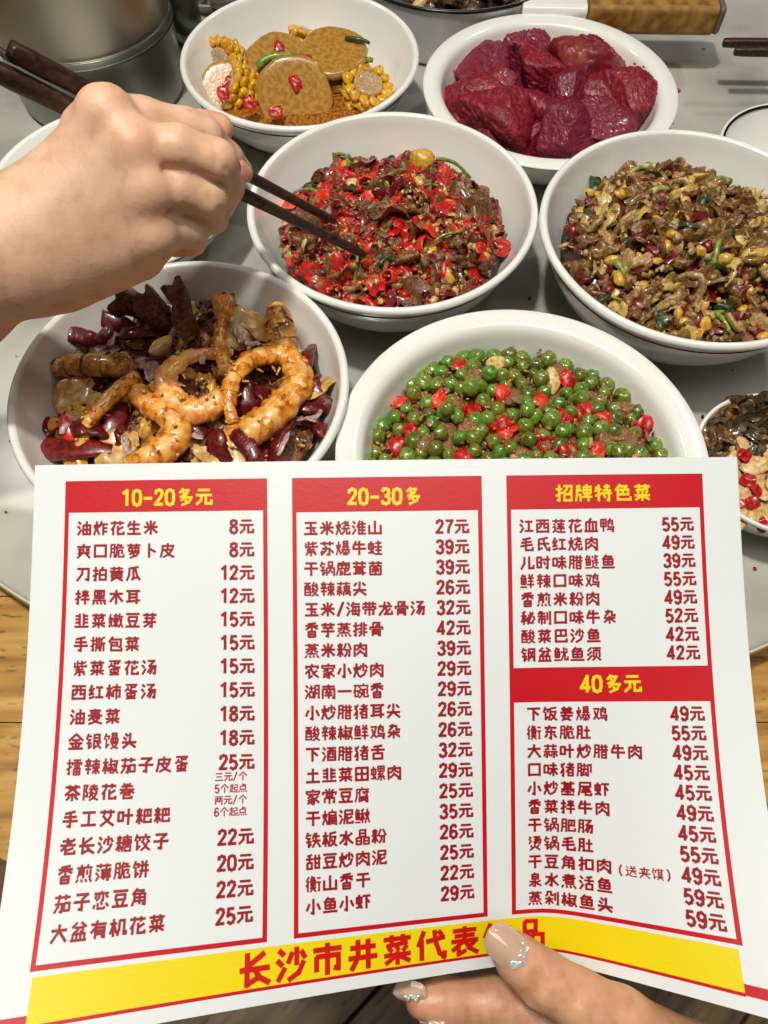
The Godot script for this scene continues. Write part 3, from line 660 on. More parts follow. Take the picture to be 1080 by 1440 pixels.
func draw_line_ink(img: Image, a: Vector2, b: Vector2, hw: float, ext0: float, ext1: float, col: Color) -> void:
	var d := b - a
	var l := d.length()
	if l < 0.01:
		return
	d /= l
	a -= d * ext0
	b += d * ext1
	l += ext0 + ext1
	var x0 := maxi(0, int(minf(a.x, b.x) - hw - 1.0))
	var x1 := mini(sheet_w - 1, int(maxf(a.x, b.x) + hw + 2.0))
	var y0 := maxi(0, int(minf(a.y, b.y) - hw - 1.0))
	var y1 := mini(sheet_h - 1, int(maxf(a.y, b.y) + hw + 2.0))
	for y in range(y0, y1 + 1):
		for x in range(x0, x1 + 1):
			var r := Vector2(x + 0.5, y + 0.5) - a
			var t := r.dot(d)
			var s := absf(r.cross(d))
			var c := clampf(hw + 0.5 - s, 0.0, 1.0) * clampf(minf(t, l - t) + 0.5, 0.0, 1.0)
			if c > 0.0:
				img.set_pixel(x, y, img.get_pixel(x, y).lerp(col, c) if c < 1.0 else col)

# one sign with its top left corner at x, y (mm) and the given height (mm)
func draw_sign(img: Image, sign: String, x: float, y: float, size: float, col: Color, weight := 1.0) -> void:
	var list := strokes_of(sign)
	var n := 0
	for s in list:
		n += s.size() - 1
	var hw := size * px_mm * clampf(0.081 - 0.0015 * maxf(0.0, n - 6.0), 0.045, 0.081) * weight
	if sign.length() == 1 and sign.unicode_at(0) < 256:
		hw = size * px_mm * 0.094 * weight
	var k := size * px_mm / 100.0
	for s in list:
		for i in s.size() - 1:
			var a: Vector2 = Vector2(x, y) * px_mm + s[i] * k
			var b: Vector2 = Vector2(x, y) * px_mm + s[i + 1] * k
			draw_line_ink(img, a, b, hw, hw * 0.9 if i > 0 else hw * 0.25, hw * 0.9 if i < s.size() - 2 else hw * 0.25, col)

func width_of(text: String, size: float, pitch: float) -> float:
	var w := 0.0
	for c in text:
		w += size * 0.66 if c.unicode_at(0) < 256 else pitch
	return w

func write(img: Image, text: String, x: float, yc: float, size: float, pitch: float, col: Color, weight := 1.0) -> void:
	for c in text:
		if c.unicode_at(0) < 256:
			if c != " ":
				draw_sign(img, c, x, yc - size * 0.5, size, col, weight)
			x += size * 0.66
		else:
			draw_sign(img, c, x, yc - size * 0.5, size, col, weight)
			x += pitch

func rect_mm(img: Image, x0: float, y0: float, x1: float, y1: float, col: Color) -> void:
	img.fill_rect(Rect2i(roundi(x0 * px_mm), roundi(y0 * px_mm), roundi((x1 - x0) * px_mm), roundi((y1 - y0) * px_mm)), col)

func frame_mm(img: Image, x0: float, y0: float, x1: float, y1: float, w: float, col: Color) -> void:
	rect_mm(img, x0, y0, x1, y0 + w, col)
	rect_mm(img, x0, y1 - w, x1, y1, col)
	rect_mm(img, x0, y0, x0 + w, y1, col)
	rect_mm(img, x1 - w, y0, x1, y1, col)

func menu_print() -> Image:
	var img := Image.create(sheet_w, sheet_h, false, Image.FORMAT_RGB8)
	var paper := Color(0.895, 0.912, 0.918)
	var red := Color(0.77, 0.03, 0.10)
	var dark := Color(0.58, 0.03, 0.08)
	var yellow := Color(0.93, 0.84, 0.03)
	img.fill(paper)
	frame_mm(img, 13.5, 7.0, 98.3, 188.6, 1.7, red)
	frame_mm(img, 108.6, 7.0, 187.1, 188.6, 1.7, red)
	frame_mm(img, 197.3, 7.0, 281.1, 188.9, 1.7, red)
	rect_mm(img, 13.5, 7.0, 98.3, 20.2, red)
	rect_mm(img, 108.6, 7.0, 187.1, 21.2, red)
	rect_mm(img, 197.3, 7.0, 281.1, 21.2, red)
	rect_mm(img, 197.3, 86.6, 281.1, 100.8, red)
	write(img, "10-20多元", 37.4, 14.2, 7.0, 8.0, yellow)
	write(img, "20-30多", 131.5, 14.9, 7.0, 8.0, yellow)
	write(img, "招牌特色菜", 218.0, 14.6, 7.2, 8.3, yellow)
	write(img, "40多元", 226.8, 93.5, 7.2, 8.2, yellow)
	var one := ["油炸花生米", "8", "爽口脆萝卜皮", "8", "刀拍黄瓜", "12", "拌黑木耳", "12", "韭菜嫩豆芽", "15", "手撕包菜", "15", "紫菜蛋花汤", "15", "西红柿蛋汤", "15", "油麦菜", "18", "金银馒头", "18", "擂辣椒茄子皮蛋", "25", "茶陵花卷", "", "手工艾叶粑粑", "", "老长沙糖饺子", "22", "香煎薄脆饼", "20", "茄子恋豆角", "22", "大盆有机花菜", "25"]
	var two := ["玉米烧淮山", "27", "紫苏爆牛蛙", "39", "干锅鹿茸菌", "39", "酸辣藕尖", "26", "玉米/海带龙骨汤", "32", "香芋蒸排骨", "42", "蒸米粉肉", "39", "农家小炒肉", "29", "湖南一碗香", "29", "小炒腊猪耳尖", "26", "酸辣椒鲜鸡杂", "26", "下酒腊猪舌", "32", "土韭菜田螺肉", "29", "家常豆腐", "25", "干煸泥鳅", "35", "铁板水晶粉", "26", "甜豆炒肉泥", "25", "衡山香干", "22", "小鱼小虾", "29"]
	var three := ["江西莲花血鸭", "55", "毛氏红烧肉", "49", "儿时味腊鲢鱼", "39", "鲜辣口味鸡", "55", "香煎米粉肉", "49", "秘制口味牛杂", "52", "酸菜巴沙鱼", "42", "钢盆鱿鱼须", "42"]
	var four := ["下饭姜爆鸡", "49", "衡东脆肚", "55", "大蒜叶炒腊牛肉", "49", "口味猪脚", "45", "小炒基尾虾", "45", "香菜拌牛肉", "49", "干锅肥肠", "45", "烫锅毛肚", "55", "干豆角扣肉", "49", "泉水煮活鱼", "59", "蒸剁椒鱼头", "59"]
	for col in [[one, 18.9, 92.7, 26.7, 178.0, 6.0, 7.0], [two, 113.3, 181.4, 27.8, 177.7, 5.9, 6.6], [three, 202.5, 276.4, 28.1, 81.2, 5.8, 6.8], [four, 204.4, 276.6, 105.7, 182.6, 5.8, 6.8]]:
		var list: Array = col[0]
		var n := list.size() / 2
		for i in n:
			var y: float = lerpf(col[3], col[4], float(i) / (n - 1))
			write(img, list[2 * i], col[1], y, col[5], col[6], dark)
			var price: String = list[2 * i + 1]
			if price != "":
				price += "元"
				var w := width_of(price, col[5], col[5])
				write(img, price, col[2] - w, y, col[5], col[5], dark)
	for e in [["三元/个", 126.8], ["5个起点", 131.3], ["两元/个", 135.7], ["6个起点", 140.1]]:
		var w := width_of(e[0], 3.4, 3.6)
		write(img, e[0], 90.2 - w, e[1], 3.4, 3.6, dark, 0.8)
	write(img, "(送夹馍)", 239.6, lerpf(105.7, 182.6, 0.8) + 1.0, 4.3, 4.9, dark, 0.75)
	rect_mm(img, 0.0, 201.2, 297.0, 204.8, Color(0.78, 0.05, 0.16))
	rect_mm(img, 14.6, 190.4, 279.6, 204.2, yellow)
	rect_mm(img, 14.6, 204.0, 279.6, 205.2, red)
	rect_mm(img, 0.0, 205.2, 297.0, 210.0, paper)
	var tx := 88.0
	for c in "长沙市井菜代表作品":
		draw_sign(img, c, tx, 197.5 - 5.9, 11.8, Color(0.80, 0.06, 0.05), 1.05)
		tx += 13.9
	return img

# ------------------------------------------------------------------ bowls
func bowl_profile(R: float, h: float, wide: bool) -> PackedVector2Array:
	var f := []
	if wide:
		f = [[0, .06], [.40, .06], [.43, 0.0], [.48, 0.0], [.50, .07], [.64, .17], [.79, .48], [.85, .78], [.885, .89], [.94, .925], [.985, .94], [1.0, .965], [.99, .99], [.95, 1.0], [.905, .995], [.87, .965], [.845, .90], [.82, .74], [.76, .44], [.64, .22], [.45, .15], [.25, .125], [0, .12]]
	else:
		f = [[0, .06], [.40, .06], [.425, 0.0], [.475, 0.0], [.49, .08], [.64, .19], [.82, .46], [.925, .74], [.965, .90], [.99, .925], [1.003, .955], [.998, .985], [.98, 1.0], [.96, .99], [.945, .955], [.90, .78], [.80, .50], [.64, .27], [.45, .17], [.25, .135], [0, .13]]
	var pts := []
	for e in f:
		pts.append(Vector2(e[0] * R, e[1] * h))
	return curve2(pts, 4)

func band(r: float, y: float, w: float, t: float) -> ArrayMesh:
	return lathe(PackedVector2Array([Vector2(r - 0.002, y - w), Vector2(r + t, y - w), Vector2(r + t, y + w), Vector2(r - 0.002, y + w), Vector2(r - 0.002, y - w)]), 96)

func make_bowl(called: String, label: String, c: Vector3, R: float, h: float, wide := false, red := true, group := "") -> Node3D:
	var t := thing(called, label, "bowl", c, group)
	var body := part("body", lathe(bowl_profile(R, h, wide), 128), mats["porcelain"], t)
	if red and not wide:
		part("red_line", band(R * 0.951, h * 0.845, 0.0004, 0.0006), mats["red_glaze"], body)
	return t

# ------------------------------------------------------------------ heaps of food
func heap(c: Vector3, R: float, y0: float, hm: float, seed_: int, bump := 0.006, lean := Vector2.ZERO) -> Dictionary:
	return {"c": c, "R": R, "y0": y0, "hm": hm, "n": fnoise(seed_, 14.0, 2), "bump": bump, "lean": lean}

func heap_y(h: Dictionary, x: float, z: float) -> float:
	var dx: float = x - h.c.x
	var dz: float = z - h.c.z
	var q: float = (dx * dx + dz * dz) / (h.R * h.R)
	return h.c.y + h.y0 + h.hm * (1.0 - q) + h.bump * h.n.get_noise_2d(x, z) + h.lean.x * dx + h.lean.y * dz

func heap_normal(h: Dictionary, x: float, z: float) -> Vector3:
	var e := 0.004
	return Vector3(heap_y(h, x - e, z) - heap_y(h, x + e, z), 2.0 * e, heap_y(h, x, z - e) - heap_y(h, x, z + e)).normalized()

func spot(h: Dictionary, px: float, py: float, lift := 0.0) -> Vector3:
	var y: float = h.c.y + h.y0 + h.hm * 0.6
	var p := Vector3.ZERO
	for i in 5:
		p = at_y(px, py, y + lift)
		y = heap_y(h, p.x, p.z)
	return at_y(px, py, y + lift)

func heap_mesh(h: Dictionary, down: float) -> ArrayMesh:
	var v := PackedVector3Array()
	var idx := PackedInt32Array()
	var rings := 26
	var sides := 64
	v.append(Vector3(h.c.x, heap_y(h, h.c.x, h.c.z), h.c.z))
	for i in range(1, rings + 1):
		for k in sides:
			var r: float = h.R * i / rings
			var x: float = h.c.x + cos(TAU * k / sides) * r
			var z: float = h.c.z + sin(TAU * k / sides) * r
			v.append(Vector3(x, heap_y(h, x, z), z))
	var o := v.size() - sides
	for k in sides:
		v.append(Vector3(v[o + k].x * 0.75 + h.c.x * 0.25, h.c.y + down, v[o + k].z * 0.75 + h.c.z * 0.25))
	v.append(Vector3(h.c.x, h.c.y + down, h.c.z))
	for k in sides:
		var k2 := (k + 1) % sides
		idx.append_array([0, 1 + k, 1 + k2])
		for i in rings:
			var a := 1 + i * sides + k
			var b := 1 + i * sides + k2
			idx.append_array([a, a + sides, b, b, a + sides, b + sides])
		idx.append_array([v.size() - 1, 1 + rings * sides + k2, 1 + rings * sides + k])
	return finish(v, idx)

func tilt_basis(n: Vector3, tilt: float, spin: float) -> Basis:
	var x := n.cross(Vector3.FORWARD).normalized()
	var b := Basis(x, n, x.cross(n))
	var ax := Vector3(cos(spin * 3.7), 0, sin(spin * 3.7))
	return b * Basis(ax, tilt) * Basis(Vector3.UP, spin)

var taken := []
# many alike pieces over a heap, each a thing of its own
func scatter(h: Dictionary, count: int, gap: float, called: String, meshes: Array, materials: Array, label: String, category: String, group: String, lift := 0.0, tilt := 0.7, r0 := 0.0, r1 := 0.96, jit := 0.2) -> void:
	var own := []
	for i in count:
		for attempt in 60:
			var r: float = h.R * sqrt(rng.randf_range(r0 * r0, r1 * r1))
			var a := rng.randf() * TAU
			var x: float = h.c.x + cos(a) * r
			var z: float = h.c.z + sin(a) * r
			var ok := true
			for q in own:
				if absf(q.x - x) < gap and absf(q.y - z) < gap and q.distance_to(Vector2(x, z)) < gap:
					ok = false
					break
			if ok:
				for q in taken:
					if q[0].distance_to(Vector2(x, z)) < q[1]:
						ok = false
						break
			if not ok:
				continue
			own.append(Vector2(x, z))
			var y := heap_y(h, x, z) + lift + rng.randf_range(-0.0012, 0.0015)
			var b := tilt_basis(heap_normal(h, x, z), rng.randf_range(-tilt, tilt), rng.randf() * TAU).scaled(Vector3.ONE * rng.randf_range(1.0 - jit, 1.0 + jit))
			single(called, meshes[rng.randi() % meshes.size()], materials[rng.randi() % materials.size()], Transform3D(b, Vector3(x, y, z)), label, category, group)
			break

# uncountable small bits joined into one
func crumbs(h: Dictionary, count: int, size0: float, size1: float, colors: Array, seed_: int, lift := 0.0, r1 := 1.0, thin := 0.6) -> ArrayMesh:
	var r := RandomNumberGenerator.new()
	r.seed = seed_
	var v := PackedVector3Array()
	var idx := PackedInt32Array()
	var col := PackedColorArray()
	var unit := radial(7, 5, func(d): return d)
	for i in count:
		var rad: float = h.R * r1 * sqrt(r.randf())
		var a := r.randf() * TAU
		var x: float = h.c.x + cos(a) * rad
		var z: float = h.c.z + sin(a) * rad
		var s := lerpf(size0, size1, r.randf() * r.randf())
		var b := tilt_basis(heap_normal(h, x, z), r.randf_range(-1.0, 1.0), r.randf() * TAU)
		var c: Color = colors[r.randi() % colors.size()]
		c = c.lerp(Color.BLACK, r.randf() * 0.25)
		var sz := Vector3(s * r.randf_range(0.8, 1.5), s * thin * r.randf_range(0.6, 1.1), s * r.randf_range(0.6, 1.0))
		var p := Vector3(x, heap_y(h, x, z) + lift + s * 0.2, z)
		var o := v.size()
		for u in unit[0]:
			v.append(p + b * (u * sz * (1.0 + 0.35 * r.randf_range(-1, 1))))
			col.append(c)
		for k in unit[1]:
			idx.append(o + k)
	return finish(v, idx, PackedVector2Array(), col)

func many(n: int, f: Callable) -> Array:
	var out := []
	for i in n:
		out.append(f.call(i))
	return out

func ring_mesh(seed_: int, R: float, th: float, l: float) -> ArrayMesh:
	# a short hollow slice of chilli or onion
	var n := fnoise(seed_, 1.0, 2)
	var v := PackedVector3Array()
	var idx := PackedInt32Array()
	var prof := [Vector2(R, -l), Vector2(R * 1.03, 0), Vector2(R, l), Vector2(R - th, l), Vector2(R - th * 1.1, 0), Vector2(R - th, -l)]
	var sides := 16
	for p in prof:
		for k in sides:
			var a := TAU * k / sides
			var q: float = 1.0 + 0.22 * n.get_noise_2d(cos(a) * 1.3, sin(a) * 1.3)
			v.append(Vector3(cos(a) * p.x * q, p.y, sin(a) * p.x * q * 0.85))
	for i in 6:
		for k in sides:
			var a := i * sides + k
			var b := i * sides + (k + 1) % sides
			var c := ((i + 1) % 6) * sides + k
			var d := ((i + 1) % 6) * sides + (k + 1) % sides
			idx.append_array([a, c, b, b, c, d])
	return finish(v, idx)

func curl_mesh(seed_: int, R: float, r: float, turn: float, flat: float) -> ArrayMesh:
	# a strip or tube curled into part of a ring
	var g := RandomNumberGenerator.new()
	g.seed = seed_
	var pts := []
	var rad := []
	var n := 10
	for i in n + 1:
		var t := float(i) / n
		var a := turn * (t - 0.5)
		var k := R * (1.0 + 0.25 * g.randf_range(-1, 1) * t)
		pts.append(Vector3(sin(a) * k, r * 1.4 * sin(t * 5.0 + seed_), cos(a) * k - R))
		rad.append(r * (0.75 + 0.35 * sin(PI * clampf(t, 0.06, 0.94))) * g.randf_range(0.88, 1.1))
	return tube(pts, rad, 8, flat)

func pod_mesh(seed_: int, l: float, r: float, flat: float, bow: float) -> ArrayMesh:
	# a wrinkled, flattened length of dried chilli, one end open and torn
	var g := RandomNumberGenerator.new()
	g.seed = seed_
	var pts := []
	var rad := []
	for i in 9:
		var t := i / 8.0
		pts.append(Vector3((t - 0.5) * l, bow * sin(t * PI) + g.randf_range(-0.0006, 0.0006), bow * 0.8 * sin(t * 4.0 + seed_)))
		rad.append(r * (1.0 - 0.45 * t * t) * g.randf_range(0.82, 1.12))
	return tube(pts, rad, 12, flat, fnoise(seed_, 0.13, 3), 0.4)

func stem_mesh(seed_: int, l: float, r: float, bow: float) -> ArrayMesh:
	var pts := []
	var rad := []
	for i in 8:
		var t := i / 7.0
		pts.append(Vector3((t - 0.5) * l, bow * (1.0 - pow(2.0 * t - 1.0, 2.0)), 0.3 * bow * sin(t * 7.0 + seed_)))
		rad.append(r * (1.0 - 0.35 * t))
	return tube(pts, rad, 7)

func prawn(h: Dictionary, px: Array, radii: Array, lifts: Array, material: Material, label: String, tail := true) -> void:
	var pts := []
	for i in px.size():
		pts.append(spot(h, px[i][0], px[i][1], lifts[i]))
	var path := smooth_path(pts, 10)
	var base := smooth_list(radii, 10)
	var n := path.size()
	var mid := Vector3.ZERO
	for q in path:
		mid += q / n
	var t := thing("fried_prawn", label, "prawn")
	var lump := fnoise(int(px[0][0]), 90.0, 3)
	var flesh_r := []
	for i in n:
		flesh_r.append(base[i] * 0.80)
	var body := part("body", tube(path, flesh_r, 16, 0.95, fnoise(int(px[0][1]), 0.15, 2), 0.15), mats["prawn_flesh"], t)
	# frames: the back of the shell turns away from the curl and up
	var backs := []
	for i in n:
		var d: Vector3 = (path[mini(i + 1, n - 1)] - path[maxi(i - 1, 0)]).normalized()
		var o: Vector3 = path[i] - mid
		o.y = 0.0
		o = o.normalized() * 0.75 + Vector3.UP * 0.8
		backs.append((o - d * o.dot(d)).normalized())
	var step := 6
	var i0 := 0
	while i0 < n - 3:
		var i1 := mini(i0 + step + 2, n - 1)
		var v := PackedVector3Array()
		var idx := PackedInt32Array()
		var rows := i1 - i0 + 1
		var cols := 15
		for layer in 2:
			for i in range(i0, i1 + 1):
				var d: Vector3 = (path[mini(i + 1, n - 1)] - path[maxi(i - 1, 0)]).normalized()
				var u: Vector3 = backs[i]
				var w := d.cross(u)
				var f := float(i - i0) / (i1 - i0)
				for k in cols:
					var an := deg_to_rad(lerpf(-128.0, 128.0, float(k) / (cols - 1)))
					var dir := u * cos(an) + w * sin(an)
					var r: float = base[i] * (0.80 + 0.25 * f * f + 0.07 * sin(f * PI)) - 0.0007 * layer
					var q: Vector3 = path[i] + dir * r * Vector3(1.0, 0.74, 1.0)
					q += dir * base[i] * (0.20 * lump.get_noise_3dv(q) + 0.10 * lump.get_noise_3dv(q * 4.0 + Vector3.ONE))
					v.append(q)
		var half := rows * cols
		for j in rows - 1:
			for k in cols - 1:
				var a := j * cols + k
				idx.append_array([a, a + 1, a + cols, a + cols, a + 1, a + cols + 1])
				idx.append_array([half + a, half + a + cols, half + a + 1, half + a + cols, half + a + cols + 1, half + a + 1])
		for j in rows - 1:
			for k in [0, cols - 1]:
				var a: int = j * cols + k
				idx.append_array([a, a + cols, half + a, a + cols, half + a + cols, half + a])
		for k in cols - 1:
			for j in [0, rows - 1]:
				var a: int = j * cols + k
				idx.append_array([a, half + a, a + 1, a + 1, half + a, half + a + 1])
		part("shell_ring", finish(v, idx), material, t)
		i0 += step
	# spice crumbs stuck to the back
	var cv := PackedVector3Array()
	var ci := PackedInt32Array()
	var unit := radial(6, 4, func(d): return d)
	for k in 14:
		var i := rng.randi_range(2, n - 3)
		var d: Vector3 = (path[i + 1] - path[i - 1]).normalized()
		var an := rng.randfn() * 0.7
		var dir: Vector3 = backs[i] * cos(an) + d.cross(backs[i]) * sin(an)
		var sz := rng.randf_range(0.0005, 0.0016)
		var o := cv.size()
		for u in unit[0]:
			cv.append(path[i] + dir * base[i] * 1.03 + u * sz * Vector3(rng.randf_range(0.6, 1.5), 0.7, rng.randf_range(0.6, 1.5)))
		for q in unit[1]:
			ci.append(o + q)
	part("spice_crust", finish(cv, ci), mats["garlic_fried"], t).set_meta("kind", "stuff")
	# swimming legs along the belly
	var li := 8
	while li < n - 10:
		var d: Vector3 = (path[li + 1] - path[li - 1]).normalized()
		var u: Vector3 = backs[li]
		var w := d.cross(u)
		for sgn in [-1.0, 1.0]:
			var p0: Vector3 = path[li] - u * base[li] * 0.75 + w * sgn * base[li] * 0.4
			var p1: Vector3 = p0 - u * base[li] * 0.55 + w * sgn * base[li] * 0.35 - d * 0.002
			part("leg", tube([p0, p0.lerp(p1, 0.5), p1], [0.0011, 0.0010, 0.0005], 6, 0.6), material, t)
		li += 7
	if tail:
		var e: Vector3 = path[-1]
		var d: Vector3 = (path[-1] - path[-3]).normalized()
		var sd := d.cross(Vector3.UP).normalized()
		for k in 4:
			var q := (d + sd * (k - 1.5) * 0.30 + Vector3.UP * 0.1).normalized()
			var z := q.cross(Vector3.UP).normalized()
			part("tail_fin", slab(40 + k, 0.0085, 0.018, 0.0011, 0.5, 0.0015, 5, 6), material, t, Transform3D(Basis(z, q.cross(z) * -1.0, q), e + q * 0.006))

func nail(tip: Vector3, dir: Vector3, up: Vector3, l: float, w: float, th: float, arch: float) -> ArrayMesh:
	# a long oval plate arched across its width; dir points to the free end
	var side := dir.cross(up).normalized()
	var nrm := side.cross(dir).normalized()
	var top := PackedVector3Array()
	var bot := PackedVector3Array()
	var nx := 10
	var ny := 14
	for j in ny + 1:
		var t := 2.0 * j / ny - 1.0
		var half := w * 0.5 * sqrt(maxf(0.0, 1.0 - pow(absf(t), 2.6)))
		for i in nx + 1:
			var u := 2.0 * i / nx - 1.0
			var p := tip + dir * ((t - 1.0) * l * 0.5) + side * u * half - nrm * (arch * u * u * half / (w * 0.5) + 0.0009 * t * t)
			top.append(p + nrm * th * 0.5)
			bot.append(p - nrm * th * 0.5)
	var v := PackedVector3Array()
	v.append_array(top)
	v.append_array(bot)
	var o := top.size()
	var idx := PackedInt32Array()
	for j in ny:
		for i in nx:
			var a := j * (nx + 1) + i
			var b := a + nx + 1
			idx.append_array([a, a + 1, b, b, a + 1, b + 1, o + a, o + b, o + a + 1, o + b, o + b + 1, o + a + 1])
	for i in nx:
		pass
	return finish(v, idx)

func stick(a: Vector3, b: Vector3, wa: float, wb: float, flat_end := true) -> ArrayMesh:
	# a square-backed chopstick that thins and rounds towards b
	var d := (b - a).normalized()
	var s := d.cross(Vector3.UP).normalized()
	var n := s.cross(d).normalized()
	var v := PackedVector3Array()
	var idx := PackedInt32Array()
	var sides := 16
	var rings := 24
	for i in rings + 1:
		var t := float(i) / rings
		var w := lerpf(wa, wb, t)
		var expo := lerpf(6.0, 2.2, smoothstep(0.25, 0.75, t))
		if i == 0:
			w *= 0.9
		if i == rings:
			w *= 0.75
		for k in sides:
			var an := TAU * (k + 0.5) / sides
			var c := cos(an)
			var e := sin(an)
			var q := pow(pow(absf(c), expo) + pow(absf(e), expo), -1.0 / expo)
			v.append(a.lerp(b, t if i > 0 else -0.001) + (s * c + n * e) * q * w * 0.5)
	v.append(a - d * 0.0003)
	v.append(b + d * 0.0006)
	for i in rings:
		for k in sides:
			var k2 := (k + 1) % sides
			var p := i * sides + k
			var q := i * sides + k2
			idx.append_array([p, q, p + sides, q, q + sides, p + sides])
	for k in sides:
		var k2 := (k + 1) % sides
		idx.append_array([v.size() - 2, k2, k])
		idx.append_array([v.size() - 1, rings * sides + k, rings * sides + k2])
	return finish(v, idx)

# ------------------------------------------------------------------ the menu card
func menu_point(s: float, t: float) -> Vector3:
	var W := 0.297
	var H := 0.21
	var d := s - 0.20999
	var sm := sqrt(d * d + 0.00887 * 0.00887) - 0.00887
	var xx := (s - W / 2) / (W / 2)
	var yy := (t - H / 2) / (H / 2)
	var bend := pow(clampf(t / H, 0.0, 1.0), 2.68423) * (0.20627 if d < 0.0 else 0.53286) * sm
	var p := Vector3(s - W / 2, t - H / 2, -bend + 0.0019 * xx * xx + 0.00137 * xx * yy + 0.00246 * yy * yy - 0.00511 * xx * xx * yy)
	p = Basis(Vector3(0, 0, 1), -0.01265) * p
	p = Basis(Vector3(1, 0, 0), 0.00738) * p
	p = Basis(Vector3(0, 1, 0), -0.01981) * p
	p += Vector3(0.00311, 0.08353, 0.30417)
	return Vector3(0, CAM_H, 0) + Vector3.RIGHT * p.x - axis_u * p.y + axis_o * p.z

func make_menu() -> void:
	var img := menu_print()
	var front := StandardMaterial3D.new()
	front.resource_name = "printed_card"
	front.albedo_texture = ImageTexture.create_from_image(img)
	front.roughness = 0.42
	front.heightmap_enabled = true
	front.heightmap_texture = noise_tex("paper_tooth", 0.09, 31, FastNoiseLite.TYPE_SIMPLEX_SMOOTH, 3, [], 1024)
	front.heightmap_scale = 0.003
	var back := mat("card_back", Color(0.93, 0.93, 0.92), 0.5)
	var nx := 72
	var ny := 52
	var th := 0.0005
	var fv := PackedVector3Array()
	var bv := PackedVector3Array()
	var uv := PackedVector2Array()
	for j in ny + 1:
		for i in nx + 1:
			var s := 0.297 * i / nx
			var t := 0.21 * j / ny
			var p := menu_point(s, t)
			var e := 0.001
			var n := (menu_point(s + e, t) - menu_point(s - e, t)).cross(menu_point(s, t - e) - menu_point(s, t + e)).normalized()
			fv.append(p)
			bv.append(p - n * th)
			uv.append(Vector2(float(i) / nx, float(j) / ny))
	var fi := PackedInt32Array()
	var bi := PackedInt32Array()
	for j in ny:
		for i in nx:
			var a := j * (nx + 1) + i
			var b := a + nx + 1
			fi.append_array([a, a + 1, b, b, a + 1, b + 1])
			bi.append_array([a, b, a + 1, b, b + 1, a + 1])
	var m := finish(fv, fi, uv, PackedColorArray(), false)
	var t := thing("menu_card", "white printed menu card with red framed dish lists and yellow bottom band", "menu")
	part("printed_face", m, front, t)
	# back and cut edges
	var ev := PackedVector3Array()
	ev.append_array(bv)
	var rim := []
	for i in nx + 1:
		rim.append(i)
	for j in range(1, ny + 1):
		rim.append(j * (nx + 1) + nx)
	for i in range(nx - 1, -1, -1):
		rim.append(ny * (nx + 1) + i)
	for j in range(ny - 1, 0, -1):
		rim.append(j * (nx + 1))
	var o := ev.size()
	for r in rim:
		ev.append(fv[r])
		ev.append(bv[r])
	var cnt := rim.size()
	for k in cnt:
		var k2 := (k + 1) % cnt
		bi.append_array([o + 2 * k, o + 2 * k + 1, o + 2 * k2, o + 2 * k2, o + 2 * k + 1, o + 2 * k2 + 1])
	part("card_back", finish(ev, bi, PackedVector2Array(), PackedColorArray(), false), back, t)

# ------------------------------------------------------------------ dishes
func c8(r: int, g: int, b: int) -> Color:
	return Color(r / 255.0, g / 255.0, b / 255.0)

func lin(r: int, g: int, b: int) -> Color:
	return c8(r, g, b).srgb_to_linear()

func oily(key: String, ramp: Array, tile: float, relief := 0.02) -> StandardMaterial3D:
	return mottled(key, ramp, tile, 0.38, relief, 0.45, 0.02)

func ramp3(a: Color, b: Color, c: Color) -> Array:
	return [[0.25, a], [0.5, b], [0.75, c]]

